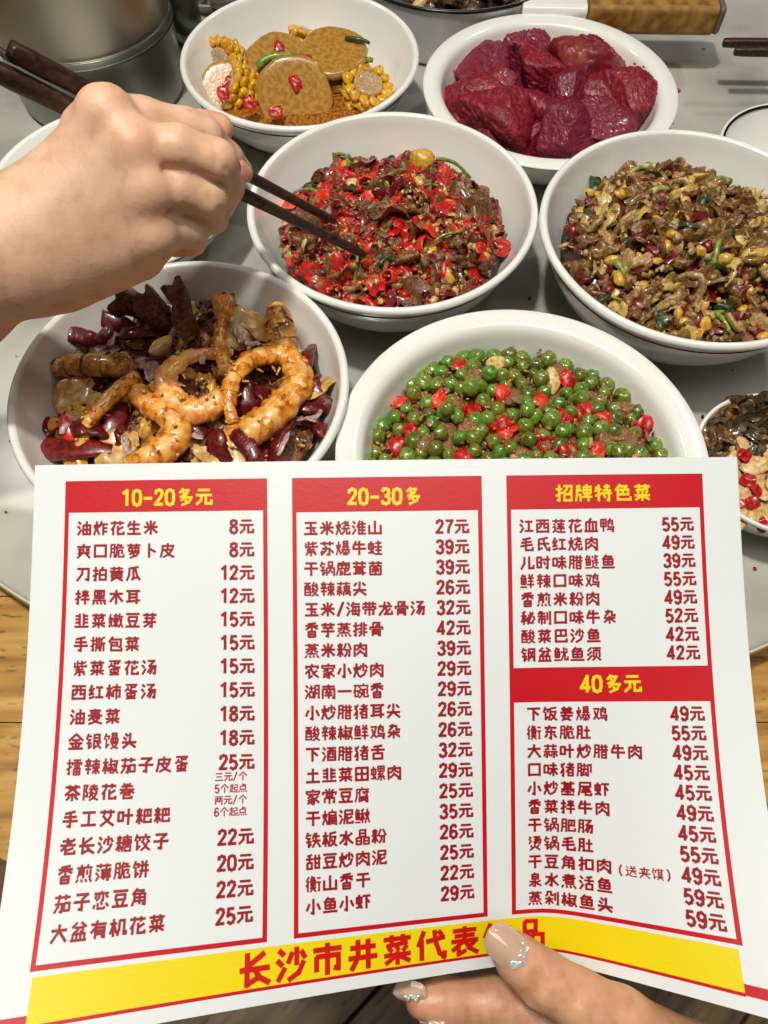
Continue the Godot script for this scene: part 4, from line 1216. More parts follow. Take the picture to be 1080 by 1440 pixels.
func make_materials() -> void:
	mat("porcelain", c8(243, 243, 238), 0.18, {"clearcoat_enabled": true, "clearcoat": 0.5, "clearcoat_roughness": 0.06})
	mat("red_glaze", c8(150, 40, 35), 0.3)
	mat("black_glaze", c8(18, 20, 26), 0.25)
	mat("steel", c8(150, 144, 132), 0.36, {"metallic": 1.0})  # upper canister body: warm reflection mixed into this browner base colour
	mat("steel_lower", c8(158, 160, 150), 0.4, {"metallic": 1.0})
	mat("chrome", c8(205, 205, 208), 0.08, {"metallic": 1.0})
	# food
	oily("chilli_red", ramp3(c8(150, 8, 6), c8(196, 16, 10), c8(214, 38, 16)), 0.03, 0.006)
	oily("chilli_bright", ramp3(c8(205, 30, 12), c8(222, 48, 18), c8(226, 84, 30)), 0.03, 0.006)
	oily("chilli_dark", ramp3(c8(70, 6, 8), c8(110, 10, 12), c8(140, 20, 16)), 0.03, 0.012)
	oily("chilli_dried", ramp3(c8(60, 5, 8), c8(104, 8, 14), c8(134, 18, 18)), 0.025, 0.02)
	oily("beef", ramp3(c8(82, 48, 24), c8(134, 86, 48), c8(172, 120, 74)), 0.012, 0.05)
	oily("beef_dark", ramp3(c8(66, 38, 18), c8(106, 66, 34), c8(146, 98, 54)), 0.012, 0.05)
	oily("garlic", ramp3(c8(196, 150, 74), c8(220, 186, 110), c8(232, 210, 150)), 0.02, 0.006)
	oily("garlic_fried", ramp3(c8(190, 128, 30), c8(212, 158, 52), c8(226, 186, 90)), 0.02, 0.01)
	oily("green_stem", ramp3(c8(88, 112, 30), c8(124, 146, 48), c8(168, 180, 88)), 0.03, 0.004)
	oily("green_leaf", ramp3(c8(22, 38, 14), c8(36, 58, 20), c8(58, 84, 28)), 0.02, 0.02)
	mottled("pea_a", ramp3(c8(82, 112, 24), c8(102, 132, 34), c8(124, 150, 50)), 0.02, 0.3, 0.01, 0.8, 0.02)
	mottled("pea_b", ramp3(c8(70, 112, 26), c8(88, 134, 36), c8(110, 152, 52)), 0.02, 0.3, 0.01, 0.8, 0.02)
	mottled("pea_c", ramp3(c8(84, 100, 20), c8(106, 120, 30), c8(126, 134, 44)), 0.02, 0.3, 0.01, 0.8, 0.02)
	mottled("pea_d", ramp3(c8(70, 84, 18), c8(88, 100, 26), c8(104, 112, 36)), 0.02, 0.3, 0.01, 0.8, 0.02)
	oily("mince", ramp3(c8(104, 66, 38), c8(150, 100, 60), c8(182, 132, 84)), 0.008, 0.06)
	oily("pale_curl", ramp3(c8(140, 104, 56), c8(182, 146, 92), c8(208, 178, 126)), 0.014, 0.03)
	oily("pale_curl_b", ramp3(c8(98, 64, 26), c8(140, 98, 44), c8(176, 134, 74)), 0.014, 0.03)
	oily("egg_yellow", ramp3(c8(176, 136, 52), c8(206, 172, 90), c8(222, 200, 130)), 0.016, 0.03)
	oily("brown_bit", ramp3(c8(78, 48, 18), c8(118, 78, 34), c8(150, 106, 52)), 0.012, 0.03)
	oily("scallion", ramp3(c8(134, 142, 54), c8(178, 182, 104), c8(208, 208, 154)), 0.03, 0.004)
	mottled("prawn_shell", [[0.25, c8(150, 76, 14)], [0.40, c8(208, 118, 24)], [0.58, c8(232, 148, 40)], [0.8, c8(240, 178, 84)]], 0.032, 0.3, 0.05, 0.6, 0.014)
	mottled("prawn_pink", [[0.25, c8(206, 104, 30)], [0.45, c8(236, 150, 66)], [0.7, c8(244, 190, 124)]], 0.032, 0.32, 0.02, 0.7, 0.012)
	mottled("prawn_brown", [[0.22, c8(104, 56, 16)], [0.45, c8(170, 104, 32)], [0.75, c8(222, 156, 66)]], 0.05, 0.32, 0.06, 0.7, 0.012)
	oily("shell_dark", ramp3(c8(72, 38, 18), c8(110, 62, 30), c8(150, 92, 50)), 0.02, 0.03)
	oily("potato", ramp3(c8(184, 134, 62), c8(210, 168, 96), c8(226, 194, 134)), 0.04, 0.006)
	oily("onion", ramp3(c8(150, 104, 116), c8(186, 150, 150), c8(210, 186, 176)), 0.02, 0.004)
	mottled("taro", [[0.2, c8(92, 8, 26)], [0.45, c8(124, 14, 36)], [0.65, c8(146, 22, 44)], [0.85, c8(174, 50, 60)]], 0.026, 0.46, 0.07, 0.18, 0.02)
	mottled("taro_b", [[0.2, c8(90, 12, 34)], [0.45, c8(116, 18, 44)], [0.8, c8(148, 40, 60)]], 0.026, 0.46, 0.07, 0.18, 0.02)
	mottled("taro_tan", [[0.3, c8(112, 12, 30)], [0.52, c8(140, 26, 40)], [0.62, c8(178, 92, 66)], [0.8, c8(196, 130, 90)]], 0.13, 0.5, 0.05, 0.15, 0.012)
	oily("corn", ramp3(c8(196, 132, 10), c8(222, 164, 18), c8(232, 190, 48)), 0.02, 0.003)
	oily("corn_b", ramp3(c8(170, 96, 8), c8(204, 136, 16), c8(222, 168, 40)), 0.02, 0.003)
	oily("cob", ramp3(c8(150, 110, 66), c8(190, 154, 104), c8(216, 190, 150)), 0.008, 0.05)
	mottled("yam", [[0.3, c8(164, 114, 42)], [0.5, c8(176, 128, 52)], [0.75, c8(188, 142, 66)]], 0.03, 0.24, 0.012, 0.9, 0.02)
	oily("dark_veg", ramp3(c8(38, 26, 12), c8(66, 48, 24), c8(98, 74, 40)), 0.01, 0.05)
	oily("shoot", ramp3(c8(196, 152, 88), c8(220, 184, 124), c8(232, 206, 156)), 0.02, 0.01)
	oily("mushroom", ramp3(c8(44, 28, 16), c8(80, 54, 32), c8(118, 84, 54)), 0.02, 0.03)
	for k in ["bits_red", "bits_brown", "bits_pale", "bits_dark"]:
		mat(k, Color.WHITE, 0.4, {"vertex_color_use_as_albedo": true, "clearcoat_enabled": true, "clearcoat": 0.4, "clearcoat_roughness": 0.15})
	mottled("prawn_flesh", [[0.25, c8(212, 128, 40)], [0.5, c8(236, 172, 80)], [0.75, c8(246, 206, 136)]], 0.05, 0.34, 0.02, 0.6, 0.015)
	mottled("amber_sauce", ramp3(c8(110, 58, 12), c8(156, 92, 22), c8(184, 122, 40)), 0.02, 0.3, 0.03, 0.6)
	mottled("spice_oil", ramp3(c8(70, 34, 14), c8(112, 62, 24), c8(150, 96, 42)), 0.02, 0.35, 0.06, 0.5)
	mottled("sauce", ramp3(c8(40, 20, 10), c8(66, 34, 16), c8(96, 52, 24)), 0.02, 0.3, 0.05, 0.5)
	mottled("skin", [[0.2, c8(212, 162, 132)], [0.45, c8(226, 182, 150)], [0.62, c8(230, 188, 156)], [0.85, c8(234, 186, 160)]], 0.06, 0.46, 0.012, 0.0, 0.016, 0.0, {"subsurf_scatter_enabled": true, "subsurf_scatter_strength": 0.10, "heightmap_texture": noise_tex("skin_pores", 0.06, 91, FastNoiseLite.TYPE_CELLULAR, 3, [], 512), "vertex_color_use_as_albedo": true})
	mottled("skin_warm", [[0.2, c8(196, 138, 106)], [0.45, c8(210, 158, 124)], [0.62, c8(214, 162, 128)], [0.85, c8(222, 168, 138)]], 0.05, 0.44, 0.012, 0.0, 0.016, 0.0, {"subsurf_scatter_enabled": true, "subsurf_scatter_strength": 0.10, "heightmap_texture": noise_tex("skin_pores", 0.06, 91, FastNoiseLite.TYPE_CELLULAR, 3, [], 512), "vertex_color_use_as_albedo": true})
	mat("nail_pink", c8(226, 160, 140), 0.3, {"clearcoat_enabled": true, "clearcoat": 0.5, "clearcoat_roughness": 0.1})
	mat("nail_nude", c8(206, 170, 146), 0.12, {"clearcoat_enabled": true, "clearcoat": 1.0, "clearcoat_roughness": 0.04})
	mat("glitter", c8(232, 232, 226), 0.16, {"metallic": 0.45})
	mottled("dark_wood", [[0.2, c8(30, 17, 11)], [0.5, c8(52, 31, 20)], [0.8, c8(84, 54, 36)]], 0.02, 0.42, 0.01, 0.0, 0.02)

func dish_beef() -> void:
	var c := Vector3(0.0061, 0, -0.447)
	make_bowl("bowl", "white bowl with chopsticks dipped into chopped red chilli and beef", c, 0.1045, 0.075, false, true, "white bowls")
	var h := heap(c + Vector3(0, 0, 0.002), 0.083, 0.046, 0.024, 3, 0.010)
	stuff("stir_fry_base", heap_mesh(h, 0.02), mats["sauce"], Transform3D(), "dark oily juices soaked into the chilli beef heap", "sauce")
	taken = []
	var beef := many(6, func(i): return slab(100 + i, 0.020 + 0.0025 * i, 0.016, 0.0045, 0.8, 0.012, 10, 8, 0.5))
	scatter(h, 60, 0.0105, "beef_slice", beef, [mats["beef"], mats["beef_dark"]], "browned crinkled beef slice among chopped red chillies", "beef", "beef slices in the chilli beef bowl", 0.004, 0.8)
	var large := many(4, func(i): return slab(110 + i, 0.026 + 0.002 * i, 0.020, 0.005, 0.9, 0.012, 12, 10, 0.5))
	scatter(h, 3, 0.05, "beef_slice", large, [mats["beef"], mats["beef_dark"]], "large folded beef slice lying on top of the chilli heap", "beef", "large beef slices in the chilli beef bowl", 0.010, 0.6, 0.0, 0.85)
	var ch := many(7, func(i): return slab(140 + i, 0.0130 + 0.0016 * i, 0.0115, 0.0024, 1.0, 0.003, 8, 6, 0.35))
	var rg := many(3, func(i): return ring_mesh(150 + i, 0.006, 0.0016, 0.003))
	scatter(h, 140, 0.0078, "chilli_piece", ch + ch + [rg[0]], [mats["chilli_red"], mats["chilli_red"], mats["chilli_bright"], mats["chilli_dark"]], "glossy chopped red chilli piece on the beef stir fry", "chilli", "red chilli pieces in the beef bowl", 0.005, 1.0)
	var lump := many(4, func(i): return chunk(160 + i, Vector3(0.0065, 0.0035, 0.0045), 8, 0.12, 0.3, 12, 8))
	scatter(h, 15, 0.018, "garlic_piece", lump, [mats["garlic_fried"], mats["garlic"]], "golden fried garlic piece in the chilli beef", "garlic", "garlic pieces in the beef bowl", 0.005, 1.0, 0.0, 0.96, 0.35)
	var st := many(3, func(i): return stem_mesh(i, 0.026, 0.0014, 0.003))
	scatter(h, 9, 0.03, "herb_sprig", st, [mats["green_stem"]], "thin green herb stem in the chilli beef", "herb", "herb sprigs in the beef bowl", 0.008, 0.5)
	var lf := many(3, func(i): return slab(170 + i, 0.014, 0.010, 0.0008, 0.9, 0.006, 7, 6, 0.5))
	scatter(h, 10, 0.022, "herb_leaf", lf, [mats["green_leaf"]], "dark green wilted herb leaf in the chilli beef", "herb leaf", "herb leaves in the beef bowl", 0.006, 0.8)
	var big := chunk(177, Vector3(0.011, 0.006, 0.0085), 8, 0.1, 0.3, 14, 10)
	single("garlic_piece", big, mats["garlic_fried"], Transform3D(Basis(Vector3.RIGHT, 1.0), spot(h, 592, 228, 0.010)), "large golden garlic piece on top at the back of the beef heap", "garlic")
	stuff("chopped_bits", crumbs(h, 2400, 0.0012, 0.0044, [lin(170, 24, 10), lin(200, 50, 18), lin(130, 86, 48), lin(160, 108, 58), lin(206, 168, 92), lin(90, 56, 30), lin(150, 20, 10)], 61, 0.005), mats["bits_red"], Transform3D(), "finely chopped chilli, seeds and beef crumbs coating the heap", "chopped bits")

func dish_curls() -> void:
	var c := Vector3(0.2174, 0, -0.4178)
	make_bowl("bowl", "white bowl of pale brown curled offal, dark chillies and scallions", c, 0.1078, 0.078, false, true, "white bowls")
	var h := heap(c + Vector3(0, 0, 0.0), 0.088, 0.046, 0.030, 13, 0.012)
	stuff("stir_fry_base", heap_mesh(h, 0.02), mats["sauce"], Transform3D(), "brown oily sauce under the curled offal pieces", "sauce")
	taken = []
	var cu := many(7, func(i): return curl_mesh(200 + i, 0.0048 + 0.0005 * i, 0.0027 + 0.00015 * i, 1.6 + 0.45 * i, 0.6))
	scatter(h, 40, 0.014, "offal_curl", cu, [mats["pale_curl"], mats["pale_curl_b"], mats["pale_curl"]], "pale brown curled offal piece in the scallion stir fry", "offal", "curled pieces in the offal bowl", 0.006, 1.1)
	var sl := many(5, func(i): return slab(220 + i, 0.015 + 0.0025 * i, 0.010, 0.0036, 1.1, 0.010, 9, 7, 0.5))
	scatter(h, 125, 0.0092, "egg_strip", sl, [mats["egg_yellow"], mats["pale_curl"], mats["brown_bit"], mats["pale_curl_b"], mats["brown_bit"]], "soft pale folded piece among the curled offal", "strip", "folded strips in the offal bowl", 0.007, 0.8)
	var dc := many(5, func(i): return slab(230 + i, 0.015, 0.011, 0.0016, 1.8, 0.003, 7, 5, 0.4))
	scatter(h, 85, 0.0115, "chilli_piece", dc, [mats["chilli_dried"], mats["chilli_dark"]], "dark red dried chilli piece in the offal bowl", "chilli", "dried chilli pieces in the offal bowl", 0.007, 0.9)
	var ck := many(5, func(i): return chunk(240 + i, Vector3(0.006, 0.003, 0.0045), 9, 0.15, 0.3, 10, 7))
	scatter(h, 210, 0.0068, "brown_piece", ck, [mats["brown_bit"], mats["pale_curl_b"], mats["brown_bit"], mats["garlic_fried"]], "small brown chopped piece in the offal stir fry", "chopped piece", "chopped brown pieces in the offal bowl", 0.006, 1.2, 0.0, 0.97, 0.35)
	var on := many(4, func(i): return stem_mesh(i + 4, 0.021, 0.0026, 0.002))
	scatter(h, 11, 0.030, "scallion_stalk", on, [mats["scallion"], mats["green_stem"]], "pale green cut scallion stalk in the offal bowl", "scallion", "scallion stalks in the offal bowl", 0.009, 0.7)
	var lf := many(3, func(i): return slab(250 + i, 0.022, 0.008, 0.0008, 0.9, 0.005, 8, 5, 0.4))
	scatter(h, 14, 0.026, "chopped_scallion", lf, [mats["green_leaf"]], "dark green scallion leaf in the offal bowl", "scallion leaf", "scallion leaves in the offal bowl", 0.008, 0.7)
	stuff("chopped_bits", crumbs(h, 1300, 0.0012, 0.0038, [lin(150, 110, 60), lin(180, 140, 86), lin(110, 70, 30), lin(196, 170, 120), lin(90, 20, 14), lin(70, 44, 20)], 62, 0.004), mats["bits_brown"], Transform3D(), "fine brown seeds and chopped bits coating the offal heap", "chopped bits")

func dish_peas() -> void:
	var c := Vector3(0.0822, 0, -0.2407)
	make_bowl("wide_rim_bowl", "white wide-rimmed bowl filled with green peas", c, 0.1115, 0.068, true)
	var h := heap(c + Vector3(0, 0, 0.001), 0.0935, 0.0435, 0.011, 23, 0.006)
	stuff("minced_base", heap_mesh(h, 0.012), mats["mince"], Transform3D(), "minced meat and sauce packed between the peas", "mince")
	taken = []
	var reds := [[560, 565], [645, 512], [578, 607], [620, 560], [665, 575], [700, 600], [716, 602], [770, 628], [800, 636], [708, 557], [800, 535], [820, 578], [848, 588], [794, 587], [560, 630], [760, 560], [905, 600], [650, 640], [840, 632]]
	var rm := many(5, func(i): return slab(300 + i, 0.0165, 0.0100, 0.0024, 1.0, 0.002, 8, 6, 0.3))
	var rr := many(2, func(i): return ring_mesh(310 + i, 0.0065, 0.0017, 0.0035))
	for i in reds.size():
		var p := spot(h, reds[i][0], reds[i][1], 0.0055)
		taken.append([Vector2(p.x, p.z), 0.0075])
		var m: Mesh = rr[i % 2] if i == 7 else rm[i % 5]
		single("chilli_piece", m, mats["chilli_bright" if i % 3 == 0 else "chilli_red"], Transform3D(tilt_basis(Vector3.UP, rng.randf_range(-0.8, 0.8), rng.randf() * TAU), p), "red chilli piece lying among green peas", "chilli", "chilli pieces in the pea bowl")
	var mc := many(5, func(i): return chunk(320 + i, Vector3(0.0085, 0.0055, 0.0075), 14, 0.5, 0.55, 18, 12))
	for q in [[690, 522], [705, 590], [738, 640], [760, 632], [850, 618], [875, 622], [655, 598], [565, 500], [830, 560], [640, 575], [600, 625], [730, 560], [880, 575], [780, 520], [668, 535]]:
		var p := spot(h, q[0], q[1], 0.003)
		taken.append([Vector2(p.x, p.z), 0.006])
		single("mince_clump", mc[rng.randi() % 5], mats["mince"], Transform3D(tilt_basis(Vector3.UP, rng.randf_range(-0.5, 0.5), rng.randf() * TAU), p), "crumbly brown clump of minced meat between green peas", "mince", "mince clumps in the pea bowl")
	var gl := chunk(335, Vector3(0.010, 0.004, 0.006), 7, 0.05, 0.2, 14, 10)
	for q in [[778, 534], [700, 512]]:
		var p := spot(h, q[0], q[1], 0.006)
		taken.append([Vector2(p.x, p.z), 0.008])
		single("garlic_slice", gl, mats["garlic"], Transform3D(tilt_basis(Vector3.UP, 0.4, q[0] * 0.01), p), "pale garlic slice lying among green peas", "garlic", "garlic slices in the pea bowl")
	var pea := many(6, func(i): return blob(340 + i, Vector3(0.0052, 0.0048, 0.0049) * (0.95 + 0.03 * i), 0.10 + 0.035 * i, 0.09, 20, 14))
	var greens := [mats["pea_a"], mats["pea_b"], mats["pea_c"], mats["pea_d"], mats["pea_b"], mats["pea_a"], mats["pea_c"]]
	scatter(h, 285, 0.0081, "green_pea", pea, greens, "round glossy green pea in the wide-rimmed bowl", "pea", "green peas in the wide-rimmed bowl", 0.0042, 1.5, 0.0, 0.97, 0.16)
	scatter(h, 20, 0.016, "green_pea", pea, greens, "round glossy green pea in the wide-rimmed bowl", "pea", "green peas in the wide-rimmed bowl", 0.0092, 1.5, 0.0, 0.84, 0.1)
	stuff("chopped_bits", crumbs(h, 900, 0.0010, 0.0032, [lin(150, 100, 60), lin(170, 122, 76), lin(120, 76, 42), lin(170, 40, 20), lin(190, 150, 100)], 63, 0.006), mats["bits_pale"], Transform3D(), "fine minced meat crumbs and chilli seeds among the peas", "chopped bits")
	# crumbs stuck to the inner wall
	var sm := chunk(350, Vector3(0.0022, 0.0012, 0.0016), 9, 0.3, 0.5, 10, 7)
	var up := c + Vector3(0, 0.052, 0)
	for q in [[606, 497, 1.7], [570, 530, 0.8], [723, 486, 0.6], [775, 483, 0.7], [800, 497, 0.7], [760, 492, 0.5]]:
		single("food_crumb", sm, mats["mince"], Transform3D(Basis(Vector3.RIGHT, 0.9).scaled(Vector3.ONE * q[2]), at_y(q[0], q[1], 0.0525)), "brown crumb stuck to the inner wall of the pea bowl", "crumb", "crumbs on the pea bowl wall")

func dish_prawns() -> void:
	var c := Vector3(-0.1262, 0, -0.2851)
	make_bowl("bowl", "white bowl of golden fried prawns, half in the hand's shadow", c, 0.1042, 0.075, false, true, "white bowls")
	var h := heap(c + Vector3(0.0, 0, -0.002), 0.086, 0.046, 0.010, 33, 0.006)
	stuff("stir_fry_base", heap_mesh(h, 0.02), mats["spice_oil"], Transform3D(), "dark spiced oil under the fried prawns", "sauce")
	taken = []
	prawn(h, [[314, 558], [282, 578], [248, 568], [233, 534], [258, 506], [294, 497]], [0.0084, 0.0094, 0.0092, 0.0080, 0.0062, 0.0044], [0.012, 0.013, 0.013, 0.012, 0.012, 0.011], mats["prawn_pink"], "plump pink-gold prawn curled into a ring in the middle of the bowl")
	prawn(h, [[345, 612], [385, 582], [420, 538], [402, 502], [362, 502], [330, 530], [322, 565], [328, 596]], [0.0104, 0.0106, 0.0096, 0.0086, 0.0074, 0.0060, 0.0048, 0.0036], [0.010, 0.014, 0.016, 0.018, 0.018, 0.017, 0.015, 0.013], mats["prawn_shell"], "large golden prawn arched like a hook in full light")
	prawn(h, [[388, 432], [394, 462], [400, 492]], [0.0078, 0.0098, 0.0085], [0.020, 0.018, 0.012], mats["prawn_brown"], "rough brown prawn end standing up near the lit bowl wall", false)
	prawn(h, [[318, 522], [309, 484], [313, 446]], [0.0058, 0.0046, 0.0032], [0.014, 0.018, 0.024], mats["prawn_shell"], "thin prawn tail pointing up between two golden prawns")
	prawn(h, [[186, 660], [214, 642], [246, 618], [240, 588], [206, 564], [184, 542]], [0.0100, 0.0102, 0.0094, 0.0088, 0.0078, 0.0060], [0.012, 0.014, 0.014, 0.014, 0.012, 0.010], mats["prawn_shell"], "browned prawn bent round above the menu's edge", false)
	prawn(h, [[192, 528], [154, 560], [126, 592], [112, 628]], [0.0052, 0.0058, 0.0050, 0.0034], [0.014, 0.016, 0.014, 0.012], mats["prawn_shell"], "slim golden prawn tail slanting towards the dried chillies")
	prawn(h, [[74, 520], [108, 512], [150, 514], [186, 516]], [0.0070, 0.0092, 0.0092, 0.0060], [0.010, 0.013, 0.014, 0.012], mats["prawn_brown"], "fat straight brown-gold prawn lying under the forearm's shadow", false)
	var shell := many(4, func(i): return slab(400 + i, 0.022, 0.036, 0.0018, 1.6, 0.005, 8, 7, 0.4))
	var sh := [[186, 425, 0.022, 0.9, 2.2], [262, 432, 0.022, -0.7, 0.5], [222, 440, 0.018, 0.5, 1.2]]
	for i in sh.size():
		single("prawn_shell", shell[i], mats["shell_dark"], Transform3D(Basis.from_euler(Vector3(0.9, sh[i][4], sh[i][3])), spot(h, sh[i][0], sh[i][1], sh[i][2])), "brown prawn shell leaning in the shadow of the hand", "prawn shell", "prawn shells in the shaded back of the prawn bowl")
	var pot := many(4, func(i): return slab(410 + i, 0.030, 0.024, 0.0045, 0.3, 0.004, 9, 8, 0.15))
	for q in [[105, 556, 0.006, 0.3, 0.2], [338, 462, 0.010, 0.6, 1.0], [290, 612, 0.005, 0.2, 2.0], [445, 545, 0.008, -0.5, 0.4], [360, 455, 0.008, 0.5, 2.5], [165, 632, 0.006, 0.2, 1.4], [320, 650, 0.006, 0.2, 0.7]]:
		single("potato_slice", pot[rng.randi() % 4], mats["potato"], Transform3D(Basis.from_euler(Vector3(q[3], q[4], 0.2)), spot(h, q[0], q[1], q[2])), "pale fried slice tucked under the prawns", "slice", "pale fried slices in the prawn bowl")
	var cl := chunk(420, Vector3(0.006, 0.0052, 0.0125), 7, 0.04, 0.2, 16, 12)
	single("garlic_clove", cl, mats["garlic"], Transform3D(Basis.from_euler(Vector3(-0.5, -0.55, 0.2)), spot(h, 228, 486, 0.016)), "whole pale garlic clove standing at the shadow's edge", "garlic")
	var dry := many(5, func(i): return pod_mesh(430 + i, 0.018 + 0.003 * i, 0.0066, 0.5, 0.003))
	for q in [[127, 610, 0.012], [432, 508, 0.012], [455, 560, 0.008], [446, 604, 0.008], [310, 634, 0.010], [344, 628, 0.011], [150, 468, 0.008], [122, 476, 0.008], [238, 402, 0.014], [312, 425, 0.012], [170, 455, 0.010], [205, 470, 0.006], [395, 622, 0.006], [98, 480, 0.008], [280, 600, 0.004], [420, 575, 0.006], [160, 590, 0.004], [350, 560, 0.004], [60, 600, 0.002]]:
		single("chilli_piece", dry[rng.randi() % 5], mats["chilli_dried" if rng.randf() < 0.85 else "chilli_dark"], Transform3D(Basis.from_euler(Vector3(rng.randf_range(-0.7, 0.7), rng.randf() * TAU, rng.randf_range(-0.6, 0.6))), spot(h, q[0], q[1], q[2])), "wrinkled dark red dried chilli piece among the prawns", "chilli", "dried chillies in the prawn bowl")
	var lg := pod_mesh(440, 0.046, 0.0075, 0.4, 0.003)
	single("dried_chilli", lg, mats["chilli_dark"], Transform3D(Basis.from_euler(Vector3(0.1, -0.15, 0.1)), spot(h, 108, 632, 0.010)), "long flattened dark red dried chilli touching the menu's corner", "chilli")
	single("carrot_slice", slab(441, 0.013, 0.019, 0.003, 1.0, 0.002, 7, 6), mats["chilli_bright"], Transform3D(Basis.from_euler(Vector3(0.3, 0.4, 0.6)), spot(h, 92, 605, 0.009)), "orange-red curved slice by the long dried chilli", "vegetable slice")
	var on := many(4, func(i): return curl_mesh(450 + i, 0.014, 0.0022, 1.8 + 0.3 * i, 0.35))
	for q in [[345, 480, 0.014], [262, 612, 0.008], [175, 628, 0.008], [400, 606, 0.009], [105, 588, 0.006], [290, 500, 0.010], [420, 590, 0.008], [248, 455, 0.012], [440, 585, 0.007]]:
		single("onion_strip", on[rng.randi() % 4], mats["onion"], Transform3D(Basis.from_euler(Vector3(rng.randf_range(-0.4, 0.4), rng.randf() * TAU, rng.randf_range(-0.4, 0.4))), spot(h, q[0], q[1], q[2])), "thin purplish onion strip among the prawns", "onion", "onion strips in the prawn bowl")
	var fil := many(4, func(i): return slab(460 + i, 0.017, 0.012, 0.003, 0.8, 0.006, 7, 6, 0.5))
	scatter(h, 95, 0.010, "fried_bit", fil, [mats["prawn_brown"], mats["chilli_dried"], mats["potato"], mats["shell_dark"], mats["garlic_fried"], mats["onion"]], "small crisp fried scrap under the prawns", "fried scrap", "fried scraps in the prawn bowl", 0.003, 0.8)
	stuff("chopped_bits", crumbs(h, 700, 0.0010, 0.0032, [lin(180, 130, 60), lin(120, 60, 20), lin(120, 16, 10), lin(200, 160, 100), lin(70, 34, 14)], 64, 0.003), mats["bits_dark"], Transform3D(), "spice crumbs and seeds scattered under the prawns", "chopped bits")

func facing(px: float, py: float, z: float, tilt_up: float, roll: float) -> Transform3D:
	# y axis of the piece points back at the viewer, then leans up
	var p := at_z(px, py, z)
	var n := (Vector3(0, CAM_H, 0) - p).normalized().lerp(Vector3.UP, tilt_up).normalized()
	var x := n.cross(Vector3.FORWARD).normalized()
	return Transform3D(Basis(x, n, x.cross(n)) * Basis(Vector3.UP, roll), p)

func corn_piece(called_label: String, t: Transform3D, R: float, rows: int, tip: Vector3) -> void:
	var o := thing("corn_piece", called_label, "corn")
	o.transform = Transform3D(t.basis * Basis.from_euler(tip), t.origin)
	var L := 0.0066 * rows
	part("cob", lathe(curve2([Vector2(0, -L * 0.5), Vector2(R * 0.40, -L * 0.5), Vector2(R * 0.56, -L * 0.47), Vector2(R * 0.60, 0), Vector2(R * 0.56, L * 0.47), Vector2(R * 0.36, L * 0.5), Vector2(R * 0.15, L * 0.40), Vector2(0, L * 0.38)], 3), 32), mats["cob"], o)
	var km := many(4, func(i): return chunk(500 + i, Vector3(0.0059, 0.0046, 0.0066) * (0.95 + 0.05 * i), 16, 0.05, 0.1, 14, 10))
	var n := 13
	for j in rows:
		for k in n:
			var a := TAU * (k + 0.08 * sin(j * 9.0 + k)) / n
			var y := (j - (rows - 1) * 0.5) * 0.0066
			part("kernel", km[(j * 3 + k) % 4], mats["corn" if (j * 5 + k * 3) % 7 else "corn_b"], o, Transform3D(Basis(Vector3.UP, PI * 0.5 - a), Vector3(cos(a) * R * 0.79, y, sin(a) * R * 0.79)))

